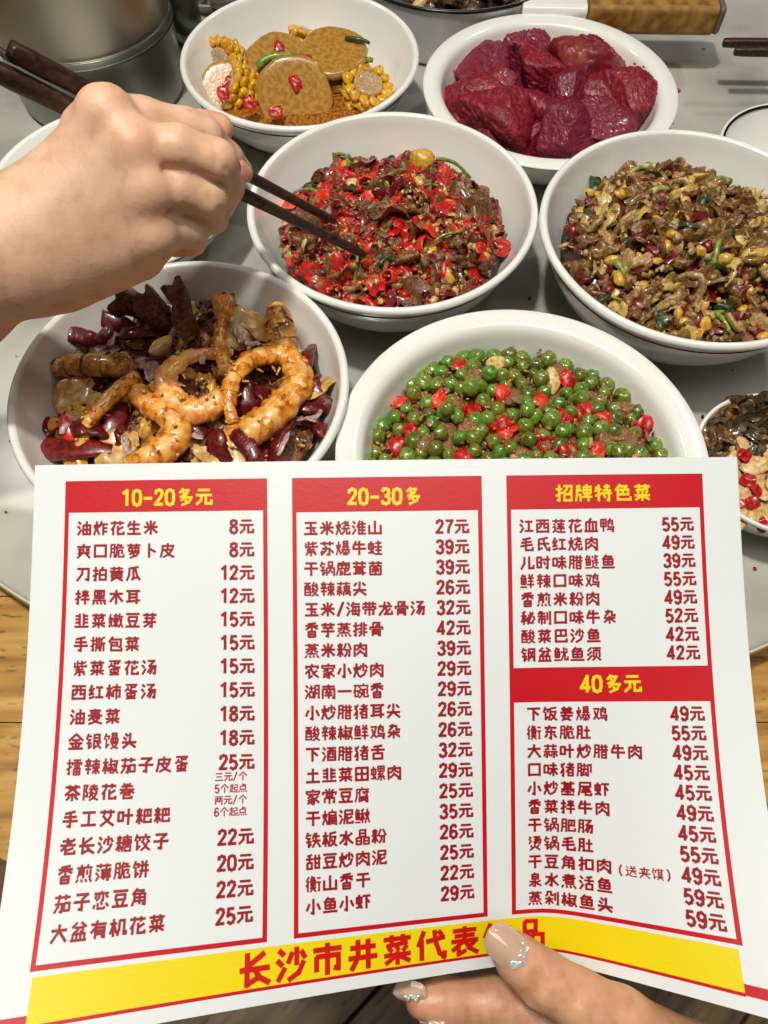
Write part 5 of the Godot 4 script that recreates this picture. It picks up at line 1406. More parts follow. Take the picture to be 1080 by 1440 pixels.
func dish_corn() -> void:
	var c := Vector3(-0.0721, 0, -0.6443)
	make_bowl("bowl", "white bowl of corn pieces and glossy yam slices", c, 0.102, 0.066, false, true, "white bowls")
	var h := heap(c + Vector3(0, 0, 0.0), 0.080, 0.024, 0.010, 43, 0.004)
	stuff("broth", heap_mesh(h, 0.012), mats["amber_sauce"], Transform3D(), "brown sauce pooled under the corn and yam", "sauce")
	corn_piece("corn piece standing on edge at the bowl wall nearest the canister", facing(316, 92, 0.672, 0.2, 0.4), 0.0225, 3, Vector3(0.25, 0, -0.75))
	corn_piece("corn piece with a browned cob core showing beside the stacked yam slices", facing(516, 128, 0.655, 0.45, 1.3), 0.0225, 3, Vector3(-0.1, 0, 0.35))
	corn_piece("browned corn piece at the back, behind the stacked yam slices", facing(438, 58, 0.70, 0.5, 0.2), 0.0235, 3, Vector3(0.9, 0, 0.3))
	corn_piece("corn piece lying low between the upright corn piece and the large yam slice", facing(340, 128, 0.660, 0.2, 0.0), 0.0215, 4, Vector3(0.5, 0, -1.2))
	var disc := func(sd: int, R: float, th: float) -> ArrayMesh:
		# a cut slice: flat faces with faint knife waves, an uneven peeled edge
		var n := fnoise(sd, 1.0, 3)
		var prof := [[0.0, 1.0], [0.2, 1.0], [0.4, 1.0], [0.6, 1.0], [0.78, 1.0], [0.9, 0.98], [0.96, 0.8], [1.0, 0.35], [1.0, -0.35], [0.96, -0.8], [0.9, -0.98], [0.5, -1.0], [0.0, -1.0]]
		var v := PackedVector3Array()
		var idx := PackedInt32Array()
		var sides := 48
		for e in prof:
			for k in sides:
				var an := TAU * k / sides
				var out: float = 1.0 + 0.10 * n.get_noise_2d(cos(an) * 0.8, sin(an) * 0.8) + 0.03 * n.get_noise_2d(cos(an) * 4.0, sin(an) * 4.0)
				var x: float = cos(an) * R * e[0] * out
				var z: float = sin(an) * R * e[0] * out
				v.append(Vector3(x, th * e[1] + 0.00012 * n.get_noise_2d(x * 60.0, z * 60.0), z))
		for i in prof.size() - 1:
			for k in sides:
				var p := i * sides + k
				var q := i * sides + (k + 1) % sides
				idx.append_array([p, p + sides, q, q, p + sides, q + sides])
		return finish(v, idx)
	single("yam_slice", disc.call(1, 0.0325, 0.0036), mats["yam"], facing(415, 136, 0.645, 0.12, 0.0), "large round amber yam slice leaning upright with its whole face showing", "yam slice")
	single("yam_slice", disc.call(2, 0.030, 0.0042), mats["yam"], facing(470, 74, 0.655, 0.85, 0.5), "round yam slice on top of another, its wet top shining", "yam slice")
	single("yam_slice", disc.call(3, 0.029, 0.0042), mats["yam"], facing(474, 94, 0.668, 0.85, 0.9), "yam slice lying under the shining one", "yam slice")
	single("yam_slice", disc.call(4, 0.030, 0.0036), mats["yam"], facing(392, 92, 0.672, 0.55, 0.2), "yam slice behind the large amber one with sauce on it", "yam slice")
	single("yam_slice", disc.call(5, 0.026, 0.005), mats["yam"], facing(320, 132, 0.66, 0.3, 0.2), "small dark yam slice under the upright corn piece", "yam slice")
	single("pepper_strip", stem_mesh(3, 0.040, 0.0042, 0.006), mats["green_stem"], Transform3D(Basis(Vector3.UP, 0.35), at_z(393, 88, 0.648)), "thick green pepper strip across the yam slices", "pepper strip")
	single("pepper_strip", stem_mesh(5, 0.022, 0.0022, 0.002), mats["green_leaf"], Transform3D(Basis(Vector3.UP, -0.3), at_z(503, 58, 0.652)), "dark green sliver on the shining yam slice", "pepper strip")
	single("pepper_strip", stem_mesh(6, 0.012, 0.003, 0.001), mats["green_stem"], Transform3D(Basis(Vector3.UP, 0.2), at_z(515, 86, 0.652)), "short green pepper end beside the lower yam slice", "pepper strip")
	single("corn_kernel", blob(520, Vector3(0.0048, 0.0042, 0.0062), 0.1, 0.08), mats["corn"], Transform3D(Basis(Vector3.UP, 1.2), at_z(406, 92, 0.640)), "single loose corn kernel on the green pepper strip", "corn kernel")
	var rd := many(3, func(i): return slab(530 + i, 0.012, 0.010, 0.0022, 0.25, 0.0012, 8, 7, 0.3))
	for q in [[345, 106, 0.645], [314, 132, 0.642], [352, 146, 0.632], [388, 158, 0.634], [415, 116, 0.636], [430, 88, 0.645], [392, 68, 0.66], [322, 118, 0.65]]:
		single("chilli_piece", rd[rng.randi() % 3], mats["chilli_red"], facing(q[0], q[1], q[2], 0.3, rng.randf() * 3.0), "small red chilli piece on the corn and yam", "chilli", "chilli pieces in the corn bowl")

func dish_taro() -> void:
	var c := Vector3(0.1414, 0, -0.6177)
	make_bowl("wide_rim_bowl", "white wide-rimmed bowl of dark beet-red chunks", c, 0.1083, 0.055, true)
	var h := heap(c, 0.080, 0.020, 0.008, 53, 0.004)
	stuff("beet_paste", heap_mesh(h, 0.010), mats["taro"], Transform3D(), "dark red mash under the beet-red chunks", "mash")
	# px, py, depth, half sizes, turn, material
	var list := [
		[676, 98, 0.672, Vector3(0.026, 0.020, 0.024), 1, "taro_b", "dark beet-red chunk at the rim beside the corn bowl"],
		[662, 148, 0.640, Vector3(0.026, 0.018, 0.022), 2, "taro", "beet-red chunk between the corn bowl and the biggest chunk"],
		[732, 82, 0.690, Vector3(0.022, 0.022, 0.022), 3, "taro_b", "purplish beet-red chunk behind the glossy one"],
		[770, 56, 0.705, Vector3(0.020, 0.022, 0.018), 4, "taro", "beet-red chunk at the top back of the heap"],
		[828, 96, 0.668, Vector3(0.034, 0.034, 0.024), 17, "taro_tan", "tall beet-red wedge with a tan cut face"],
		[766, 106, 0.655, Vector3(0.026, 0.020, 0.024), 6, "taro", "rosy beet-red chunk in the middle of the heap"],
		[712, 160, 0.630, Vector3(0.034, 0.022, 0.030), 7, "taro", "biggest beet-red chunk with a broad sloping face"],
		[804, 134, 0.640, Vector3(0.026, 0.022, 0.022), 8, "taro_b", "bright crusted beet-red chunk below the tan wedge"],
		[882, 142, 0.645, Vector3(0.032, 0.018, 0.024), 9, "taro", "pointed beet-red chunk reaching the rim under the pan handle's shadow"],
		[838, 172, 0.625, Vector3(0.028, 0.018, 0.022), 10, "taro_b", "beet-red chunk below the pointed one"],
		[790, 196, 0.615, Vector3(0.024, 0.020, 0.020), 11, "taro_b", "squarish beet-red chunk at the rim above the beef and offal bowls"],
		[735, 196, 0.628, Vector3(0.022, 0.016, 0.020), 12, "taro", "small beet-red chunk beside the squarish one"],
		[700, 118, 0.655, Vector3(0.020, 0.016, 0.018), 21, "taro", "small beet-red chunk wedged between the corn-side chunk and the rosy one"],
		[800, 92, 0.672, Vector3(0.018, 0.018, 0.016), 22, "taro", "small beet-red chunk wedged against the tan-faced wedge"],
		[846, 140, 0.640, Vector3(0.018, 0.018, 0.016), 23, "taro", "small bright beet-red chunk beside the pointed one"],
		[762, 158, 0.630, Vector3(0.018, 0.016, 0.016), 24, "taro", "small beet-red chunk between the biggest and the squarish one"],
		[690, 186, 0.632, Vector3(0.018, 0.014, 0.018), 25, "taro_b", "low beet-red chunk below the biggest one's sloping face"],
		[870, 178, 0.640, Vector3(0.022, 0.014, 0.020), 13, "taro", "low beet-red chunk in the shade under the pointed one"],
	]
	for e in list:
		var m := chunk(600 + e[4], e[3] * Vector3(1.26, 1.12, 1.26), 13, 0.10, 0.85, 64, 46, 26.0)
		single("beet_chunk", m, mats[e[5]], Transform3D(Basis.from_euler(Vector3(0.3 * sin(e[4] * 2.1), e[4] * 1.3, 0.3 * cos(e[4] * 1.7))), at_z(e[0], e[1], e[2] + 0.006)), e[6], "chunk", "beet-red chunks")
	var sm := chunk(640, Vector3(0.0022, 0.0012, 0.0018), 9, 0.3, 0.5, 10, 7)
	for q in [[905, 94], [893, 90], [880, 96], [912, 104], [632, 120], [618, 150], [953, 127], [937, 140], [950, 142], [722, 52], [935, 175], [945, 172], [640, 100], [900, 110]]:
		single("food_crumb", sm, mats["taro"], Transform3D(Basis(Vector3.UP, rng.randf() * 6.0).scaled(Vector3.ONE * rng.randf_range(0.5, 1.3)), at_y(q[0], q[1], 0.053)), "dark red crumb stuck to the wide bowl rim", "crumb", "beet-red crumbs on the bowl rim")

func dish_small() -> void:
	var c := Vector3(0.2492, 0, -0.2471)
	make_bowl("small_bowl", "small white bowl of dark shredded greens and pale shoots", c, 0.0524, 0.045, false, false)
	var h := heap(c, 0.044, 0.029, 0.012, 73, 0.005)
	stuff("stir_fry_base", heap_mesh(h, 0.012), mats["dark_veg"], Transform3D(), "dark chopped greens packed at the bottom of the small bowl", "greens")
	taken = []
	# greens at the back, shoots in front
	var hb := heap(c + Vector3(-0.008, 0, -0.016), 0.033, 0.036, 0.012, 74, 0.006)
	var dv := many(6, func(i): return slab(700 + i, 0.020, 0.009, 0.0016, 1.4, 0.007, 8, 5, 0.6))
	scatter(hb, 110, 0.005, "pickled_leaf", dv, [mats["dark_veg"], mats["brown_bit"], mats["dark_veg"]], "dark brown shredded pickled leaf in the small bowl", "pickled leaf", "shredded leaves in the small bowl", 0.004, 1.2)
	var sh := many(5, func(i): return chunk(710 + i, Vector3(0.0060, 0.0034, 0.0135 - 0.001 * i), 8, 0.10, 0.12, 16, 12, 14.0))
	for q in [[1042, 632], [1035, 645], [1062, 628], [1066, 655], [1040, 690], [1055, 700], [1070, 690], [1046, 718], [1066, 722], [1030, 668], [1078, 640], [1076, 715], [1058, 672], [1030, 700], [1090, 680], [1098, 650], [1100, 710], [1088, 730]]:
		single("bamboo_shoot", sh[rng.randi() % 5], mats["shoot"], Transform3D(Basis.from_euler(Vector3(rng.randf_range(-0.4, 0.4), rng.randf() * TAU, rng.randf_range(-0.4, 0.4))), spot(h, q[0], q[1], 0.009)), "pale cream shoot strip in the small bowl", "shoot", "shoot strips in the small bowl")
	var rd := many(3, func(i): return slab(720 + i, 0.010, 0.008, 0.002, 1.2, 0.002))
	for q in [[1052, 675], [1060, 706], [1045, 704], [1072, 738], [1048, 640], [1066, 690]]:
		single("chilli_piece", rd[rng.randi() % 3], mats["chilli_red"], Transform3D(Basis.from_euler(Vector3(rng.randf_range(-0.5, 0.5), rng.randf() * TAU, 0.3)), spot(h, q[0], q[1], 0.014)), "small red chilli piece on the pale shoots", "chilli", "chilli pieces in the small bowl")

func other_bowls() -> void:
	make_bowl("bowl", "white bowl behind the hand holding chopsticks", Vector3(-0.2107, 0, -0.4999), 0.1, 0.05, false, true, "white bowls")
	# dark-rimmed rice bowl at the right
	var c := Vector3(0.337, 0, -0.536)
	var t := thing("rice_bowl", "small used bowl with a thin dark rim and beige residue inside", "bowl", c)
	part("body", lathe(bowl_profile(0.065, 0.05, false), 96), mats["porcelain"], t)
	part("dark_rim", band(0.0628, 0.0488, 0.0009, 0.0004), mats["black_glaze"], t)
	# enamel pan with a wooden handle
	var p := Vector3(0.069, 0, -0.833)
	var pan := thing("enamel_pan", "white enamel pan with a black rim and thick wooden handle", "pan", p)
	var pan_body := part("body", lathe(curve2([Vector2(0, 0), Vector2(0.090, 0), Vector2(0.104, 0.006), Vector2(0.110, 0.02), Vector2(0.117, 0.056), Vector2(0.1185, 0.0595), Vector2(0.117, 0.061), Vector2(0.1155, 0.058), Vector2(0.108, 0.022), Vector2(0.10, 0.008), Vector2(0.088, 0.004), Vector2(0, 0.004)], 4), 128), mats["porcelain"], pan)
	var rimpts := PackedVector2Array()
	for k in 13:
		var a := TAU * k / 12
		rimpts.append(Vector2(0.1172 + cos(a) * 0.0017, 0.0602 + sin(a) * 0.0017))
	part("rim", lathe(rimpts, 128), mats["black_glaze"], pan_body)
	var h := heap(p, 0.106, 0.040, 0.012, 83, 0.008)
	stuff("pan_sauce", heap_mesh(h, 0.012), mats["sauce"], Transform3D(), "dark sauce in the enamel pan", "sauce")
	var ms := many(4, func(i): return slab(800 + i, 0.026, 0.020, 0.004, 1.2, 0.008, 9, 7, 0.5))
	scatter(h, 70, 0.014, "mushroom_slice", ms, [mats["mushroom"], mats["dark_veg"]], "dark brown mushroom slice in the enamel pan", "mushroom", "mushroom slices in the enamel pan", 0.006, 0.8)
	single("pale_mushroom", stem_mesh(2, 0.035, 0.006, 0.004), mats["shoot"], Transform3D(Basis(Vector3.UP, 0.9), spot(h, 600, 2, 0.012)), "pale mushroom stem near the pan's black rim", "mushroom")
	var a := at_y(742, 12, 0.050)
	var b := at_y(822, 14, 0.050)
	var e := at_y(1011, 16, 0.050)
	b.z = a.z * 0.2 + b.z * 0.8
	var dir := (e - b).normalized()
	part("socket", block(b - dir * 0.06, b, 0.034, 0.022, 0.006), mats["porcelain"], pan, Transform3D(Basis(), -p))
	var hm := mottled("handle_wood", [[0.2, c8(116, 80, 28)], [0.5, c8(150, 106, 42)], [0.8, c8(174, 130, 62)]], 0.05, 0.45, 0.01, 0.0, 0.012)
	var grip := part("handle", block(b + dir * 0.0005, e - dir * 0.006, 0.040, 0.026, 0.006), hm, pan, Transform3D(Basis(), -p))
	part("handle_cap", block(e - dir * 0.0055, e, 0.037, 0.024, 0.004), mat("handle_end", c8(112, 98, 84), 0.5), grip)

func block(a: Vector3, b: Vector3, w: float, th: float, r: float) -> ArrayMesh:
	# bar from a to b with a rounded rectangular section
	var d := (b - a).normalized()
	var s := d.cross(Vector3.UP).normalized()
	var n := s.cross(d).normalized()
	var sec := []
	for q in 4:
		var cx := (w * 0.5 - r) * (1 if q in [0, 3] else -1)
		var cy := (th * 0.5 - r) * (1 if q in [0, 1] else -1)
		for k in 5:
			var an := PI * 0.5 * (q + k / 4.0)
			sec.append(Vector2(cx + cos(an) * r, cy + sin(an) * r))
	var v := PackedVector3Array()
	var idx := PackedInt32Array()
	var m := sec.size()
	for e in [[a, 0.93], [a + d * 0.0015, 1.0], [b - d * 0.0015, 1.0], [b, 0.93]]:
		for q in sec:
			v.append(e[0] + (s * q.x + n * q.y) * e[1])
	for i in 3:
		for k in m:
			var k2 := (k + 1) % m
			idx.append_array([i * m + k, i * m + k2, (i + 1) * m + k, i * m + k2, (i + 1) * m + k2, (i + 1) * m + k])
	v.append(a)
	v.append(b)
	for k in m:
		var k2 := (k + 1) % m
		idx.append_array([4 * m, k2, k, 4 * m + 1, 3 * m + k, 3 * m + k2])
	return finish(v, idx)

func steel_things() -> void:
	var c := Vector3(-0.26995, 0, -0.70)
	var t := thing("steel_canister", "tall brushed steel canister with a raised band, beside the hand", "canister", c)
	part("lower_body", lathe(curve2([Vector2(0, 0), Vector2(0.070, 0), Vector2(0.0745, 0.0015), Vector2(0.0765, 0.004), Vector2(0.0776, 0.010), Vector2(0.0778, 0.03), Vector2(0.0782, 0.0605), Vector2(0.075, 0.062), Vector2(0, 0.062)], 3), 128), mats["steel_lower"], t)
	part("band", lathe(curve2([Vector2(0.076, 0.0618), Vector2(0.0786, 0.0622), Vector2(0.0790, 0.064), Vector2(0.0790, 0.068), Vector2(0.0786, 0.070), Vector2(0.076, 0.0705)], 3), 128), mats["steel_lower"], t)
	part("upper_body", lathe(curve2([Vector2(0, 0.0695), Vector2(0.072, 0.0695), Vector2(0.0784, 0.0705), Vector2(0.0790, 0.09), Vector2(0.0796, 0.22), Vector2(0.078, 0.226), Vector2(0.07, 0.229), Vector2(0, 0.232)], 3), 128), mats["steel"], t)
	var k := thing("chrome_kettle", "shiny round chrome kettle behind the corn bowl", "kettle", Vector3(-0.165, 0, -0.80))
	part("body", lathe(curve2([Vector2(0, 0), Vector2(0.045, 0), Vector2(0.052, 0.004), Vector2(0.064, 0.03), Vector2(0.066, 0.05), Vector2(0.058, 0.075), Vector2(0.046, 0.086), Vector2(0.044, 0.09), Vector2(0.04, 0.094), Vector2(0.02, 0.10), Vector2(0, 0.102)], 5), 96), mats["chrome"], k)
	part("knob", lathe(curve2([Vector2(0, 0.10), Vector2(0.005, 0.101), Vector2(0.0055, 0.106), Vector2(0.010, 0.112), Vector2(0.008, 0.119), Vector2(0, 0.121)], 4), 48), mats["chrome"], k)

func table_crumbs() -> void:
	var sm := many(3, func(i): return chunk(960 + i, Vector3(0.0020, 0.0011, 0.0016), 9, 0.3, 0.5, 10, 7))
	var kinds := ["chilli_dark", "mince", "garlic_fried", "brown_bit"]
	for q in [[990, 68], [748, 470], [22, 500], [745, 420], [1030, 520], [1010, 100], [985, 205], [15, 620], [8, 720], [1062, 800], [40, 205], [612, 170]]:
		var p := at_y(q[0], q[1], 0.0009)
		single("food_crumb", sm[rng.randi() % 3], mats[kinds[rng.randi() % 4]], Transform3D(Basis(Vector3.UP, rng.randf() * 6.0).scaled(Vector3.ONE * rng.randf_range(0.5, 1.0)), p), "tiny food crumb dropped on the stone turntable", "crumb", "crumbs on the turntable")

func chopsticks() -> void:
	var za := 0.508
	var m1 := stick(at_z(-17, 94, 0.325), at_z(512, 358, za), 0.0086, 0.0056)
	single("chopstick", m1, mats["dark_wood"], Transform3D(), "dark wooden chopstick in the hand, the one whose tip reaches deeper into the beef", "chopstick", "chopsticks held in the hand")
	var m2 := stick(at_z(16, 71, 0.326), at_z(470, 311, 0.515), 0.0086, 0.0056)
	single("chopstick", m2, mats["dark_wood"], Transform3D(), "dark wooden chopstick in the hand, the one with its square end showing against the steel", "chopstick", "chopsticks held in the hand")
	var y := 0.046
	single("chopstick", stick(at_y(1018, 60, y), at_y(1330, 64, y), 0.0070, 0.0070), mats["dark_wood"], Transform3D(), "dark chopstick of the resting pair, lying on the pan handle's side", "chopstick", "resting chopsticks")
	single("chopstick", stick(at_y(1034, 72, y), at_y(1340, 78, y), 0.0070, 0.0070), mats["dark_wood"], Transform3D(), "dark chopstick of the resting pair, lying on the used bowl's side", "chopstick", "resting chopsticks")
	# the plate they lie on, outside the frame
	make_bowl("side_plate", "white plate carrying the resting pair of chopsticks", Vector3(at_y(1235, 66, 0.04).x, 0, at_y(1235, 66, 0.04).z), 0.065, 0.0425, false, false)

# ------------------------------------------------------------------ hands
func bone(a: Array, b: Array, ra: float, rb: float) -> Array:
	return [at_z(a[0], a[1], a[2]), at_z(b[0], b[1], b[2]), ra, rb]

func chain(j: Array) -> Array:
	var out := []
	for i in j.size() - 1:
		out.append(bone(j[i], j[i + 1], j[i][3], j[i + 1][3]))
	return out

func hand_with_chopsticks() -> void:
	var t := thing("person", "bare hand and forearm reaching in with dark chopsticks", "hand")
	var palm := [
		bone([-330, 575, 0.43], [-70, 415, 0.388], 0.040, 0.029),
		bone([-70, 415, 0.388], [25, 350, 0.374], 0.029, 0.0245),
		bone([-60, 375, 0.384], [35, 318, 0.372], 0.025, 0.021),
		bone([30, 322, 0.372], [144, 172, 0.352], 0.021, 0.0105),
		bone([35, 334, 0.372], [184, 216, 0.356], 0.022, 0.0112),
		bone([40, 350, 0.374], [200, 274, 0.365], 0.022, 0.0115),
		bone([40, 374, 0.379], [204, 334, 0.379], 0.024, 0.0130),
		bone([70, 300, 0.388], [165, 228, 0.388], 0.016, 0.013),
		bone([90, 382, 0.388], [190, 352, 0.392], 0.019, 0.0155),
	]
	# knuckles
	for k in [[148, 152, 0.3465, 0.0098], [190, 202, 0.3495, 0.0098], [208, 266, 0.358, 0.0098], [216, 328, 0.372, 0.0100]]:
		palm.append(bone([k[0] - 4, k[1] + 1, k[2]], [k[0] + 4, k[1], k[2]], k[3], k[3]))
	var index := chain([[120, 180, 0.356, 0.0110], [148, 162, 0.352, 0.0108], [200, 168, 0.362, 0.0098], [262, 180, 0.374, 0.0090], [288, 192, 0.380, 0.0090], [320, 222, 0.400, 0.0078], [339, 240, 0.415, 0.0066]])
	var middle := chain([[160, 226, 0.358, 0.0110], [190, 208, 0.354, 0.0112], [250, 208, 0.356, 0.0102], [304, 226, 0.364, 0.0098], [319, 262, 0.384, 0.0084], [310, 290, 0.402, 0.0074]])
	var ring := chain([[176, 280, 0.366, 0.0110], [206, 268, 0.362, 0.0112], [254, 266, 0.366, 0.0098], [292, 278, 0.373, 0.0094], [298, 304, 0.390, 0.0082], [276, 312, 0.404, 0.0074]])
	var little := chain([[188, 336, 0.380, 0.0115], [214, 328, 0.376, 0.0108], [246, 320, 0.380, 0.0094], [269, 322, 0.386, 0.0086], [268, 338, 0.400, 0.0076], [246, 344, 0.410, 0.0068]])
	var thumb := chain([[90, 268, 0.392, 0.014], [160, 216, 0.398, 0.0120], [240, 192, 0.404, 0.0105], [284, 184, 0.406, 0.0095], [308, 181, 0.409, 0.0080]])
	# grooves between the fingers, creases over the joints
	var grooves := []
	for e in [[214, 184, 0.353, 290, 184, 0.366, 0.0022, 0.0016], [232, 238, 0.352, 268, 240, 0.352, 0.0022, 0.0018], [268, 240, 0.352, 310, 258, 0.366, 0.0022, 0.0016], [232, 296, 0.362, 262, 298, 0.363, 0.0022, 0.0018], [262, 298, 0.363, 286, 312, 0.375, 0.0022, 0.0014]]:
		grooves.append([at_z(e[0], e[1], e[2]), at_z(e[3], e[4], e[5]), e[6], e[7]])
	for e in [[300, 204, 310, 244, 0.355], [307, 206, 318, 242, 0.359], [313, 212, 322, 240, 0.364], [290, 260, 301, 294, 0.365], [297, 264, 306, 292, 0.370], [170, 190, 182, 228, 0.346], [282, 182, 292, 200, 0.372]]:
		grooves.append([at_z(e[0], e[1], e[4]), at_z(e[2], e[3], e[4]), 0.0016, 0.0012])
	var m := flesh([{"k": 240.0, "bones": palm}, {"k": 700.0, "bones": index}, {"k": 700.0, "bones": middle}, {"k": 700.0, "bones": ring}, {"k": 700.0, "bones": little}, {"k": 500.0, "bones": thumb}], 0.0016, 900.0, grooves, [[at_z(345, 243, 0.415), 0.013, Color(1.0, 0.84, 0.82)], [at_z(305, 182, 0.408), 0.012, Color(1.0, 0.78, 0.76)], [at_z(322, 262, 0.384), 0.012, Color(1.0, 0.91, 0.88)], [at_z(148, 140, 0.340), 0.010, Color(1.0, 0.92, 0.89)], [at_z(192, 200, 0.340), 0.010, Color(1.0, 0.92, 0.89)], [at_z(210, 264, 0.35), 0.010, Color(1.0, 0.92, 0.89)], [at_z(308, 224, 0.358), 0.009, Color(1.0, 0.91, 0.88)]])
	part("hand_and_forearm", m, mats["skin"], t)
	var tip := at_z(354, 243, 0.413)
	var dir := (at_z(340, 241, 0.414) - at_z(318, 222, 0.396)).normalized()
	var up := ((Vector3(0, CAM_H, 0) - tip).normalized() + Vector3(0.5, 0.2, -0.4)).normalized()
	part("fingernail", nail(at_z(357, 246, 0.4060), dir, up, 0.0130, 0.0105, 0.0008, 0.0022), mats["nail_pink"], t)
	# two small moles
	part("mole", blob(5, Vector3(0.0006, 0.0004, 0.0006), 0.1, 0.1, 8, 6), mats["dark_wood"], t, Transform3D(Basis(), at_z(230, 362, 0.374)))

func hand_with_menu() -> void:
	var t := thing("person", "hand with long glittery nude nails pinching the menu's lower edge", "hand")
	var z := 0.284
	var thumb := chain([[712, 1332, z, 0.0064], [730, 1350, z, 0.0080], [764, 1378, z, 0.0097], [815, 1408, z, 0.0104], [872, 1438, z + 0.002, 0.0118], [985, 1515, z + 0.012, 0.0165]])
	var index := chain([[592, 1408, 0.322, 0.0068], [625, 1406, 0.324, 0.0082], [690, 1408, 0.326, 0.0090], [790, 1432, 0.322, 0.0105], [930, 1510, 0.318, 0.013]])
	var middle := chain([[622, 1446, 0.322, 0.0068], [655, 1452, 0.326, 0.0080], [730, 1460, 0.330, 0.0092], [830, 1490, 0.328, 0.0105], [950, 1560, 0.322, 0.013]])
	var palm := [bone([872, 1450, z + 0.010], [985, 1530, z + 0.018], 0.014, 0.020), bone([830, 1470, 0.318], [960, 1560, 0.312], 0.014, 0.022), bone([960, 1550, 0.308], [1150, 1750, 0.32], 0.026, 0.027), bone([1150, 1750, 0.32], [1420, 2050, 0.34], 0.027, 0.036)]
	var creases := []
	for e in [[-16.0, 34.0, 0.0008], [-4.0, 40.0, 0.0011], [8.0, 40.0, 0.0009], [20.0, 32.0, 0.0007], [-34.0, 22.0, 0.0004], [52.0, 30.0, 0.0004]]:
		var cx: float = 772.0 + e[0] * 0.80
		var cy: float = 1376.0 + e[0] * 0.60
		var hl: float = e[1]
		creases.append([at_z(cx - 0.58 * hl, cy + 0.80 * hl, z - 0.0075), at_z(cx, cy - 2.0, z - 0.0108), 0.0017, e[2]])
		creases.append([at_z(cx, cy - 2.0, z - 0.0108), at_z(cx + 0.58 * hl, cy - 0.80 * hl, z - 0.0075), 0.0017, e[2]])
	var m := flesh([{"k": 180.0, "bones": palm}, {"k": 500.0, "bones": thumb}, {"k": 500.0, "bones": index}, {"k": 500.0, "bones": middle}], 0.0015, 520.0, creases, [[at_z(735, 1362, z), 0.010, Color(1.0, 0.88, 0.85)], [at_z(600, 1410, 0.32), 0.012, Color(1.0, 0.88, 0.85)]])
	part("hand_and_wrist", m, mats["skin_warm"], t)
	var up := (Vector3(0, CAM_H, 0) - at_z(710, 1330, z)).normalized()
	var a := at_z(687, 1309, z - 0.006)
	var b := at_z(744, 1359, z - 0.0088)
	var d := (a - b).normalized()
	var tn := part("thumbnail", nail(a, d, up, a.distance_to(b), 0.0134, 0.0011, 0.0038), mats["nail_nude"], t)
	# the strip of silver flakes near the cuticle
	var side := d.cross(up).normalized()
	var nrm := side.cross(d).normalized()
	for i in 22:
		var u := rng.randf_range(-0.85, 0.85)
		var w := 0.0134 * 0.5 * 0.86
		var p := b + d * (0.0040 + rng.randf_range(-0.0014, 0.0016) + 0.0016 * u * u) + side * u * w - nrm * 0.0042 * u * u * 0.9 + nrm * 0.0007
		part("glitter_flake", slab(900 + i % 4, 0.0017, 0.0014, 0.0004, 0.0, 0.0002, 3, 3, 0.3), mats["glitter"], tn, Transform3D(Basis(side, nrm, d) * Basis.from_euler(Vector3(rng.randf_range(-0.5, 0.5), rng.randf() * 3.0, rng.randf_range(-0.5, 0.5))), p))
	for f in [[552, 1398, 0.318, 592, 1402, 0.316], [588, 1436, 0.318, 626, 1440, 0.316]]:
		var ta := at_z(f[0], f[1], f[2])
		var tb := at_z(f[3], f[4], f[5])
		var fn := part("fingernail", nail(ta, (ta - tb).normalized(), Vector3(0.0, 0.8, 0.6).normalized(), 0.015, 0.010, 0.0009, 0.0022), mats["nail_nude"], t)
		for i in 6:
			part("nail_gem", chunk(940 + i, Vector3.ONE * 0.0013, 8, 0.0, 0.2, 8, 6), mats["glitter"], fn, Transform3D(Basis(), ta.lerp(tb, 0.45 + 0.09 * i) + Vector3(0, 0.0012, 0.001 * sin(i * 2.0))))

# ------------------------------------------------------------------ table and floor
func wood_image(seed_: int, cols: Array, w: int, h: int) -> ImageTexture:
	# long grain running along u with a few darker flecks
	var n := fnoise(seed_, 0.004, 4)
	var n2 := fnoise(seed_ + 5, 0.02, 3)
	var img := Image.create(w, h, false, Image.FORMAT_RGB8)
	for y in h:
		for x in w:
			var warp := n.get_noise_2d(x * 0.5, y * 2.0) * 60.0
			var g := 0.5 + 0.5 * sin((y + warp) * 0.16)
			var f := n2.get_noise_2d(x * 0.22, y * 5.0)
			var k := clampf(0.35 + 0.35 * g + 0.55 * f, 0.0, 1.0)
			var c: Color = cols[0].lerp(cols[1], minf(1.0, k * 2.0)) if k < 0.5 else cols[1].lerp(cols[2], k * 2.0 - 1.0)
			var pore := n2.get_noise_2d(x * 0.9 + 300.0, y * 14.0)
			if pore > 0.34:
				c = c.darkened(0.28 * (pore - 0.34) / 0.2)
			img.set_pixel(x, y, c)
	return ImageTexture.create_from_image(img)

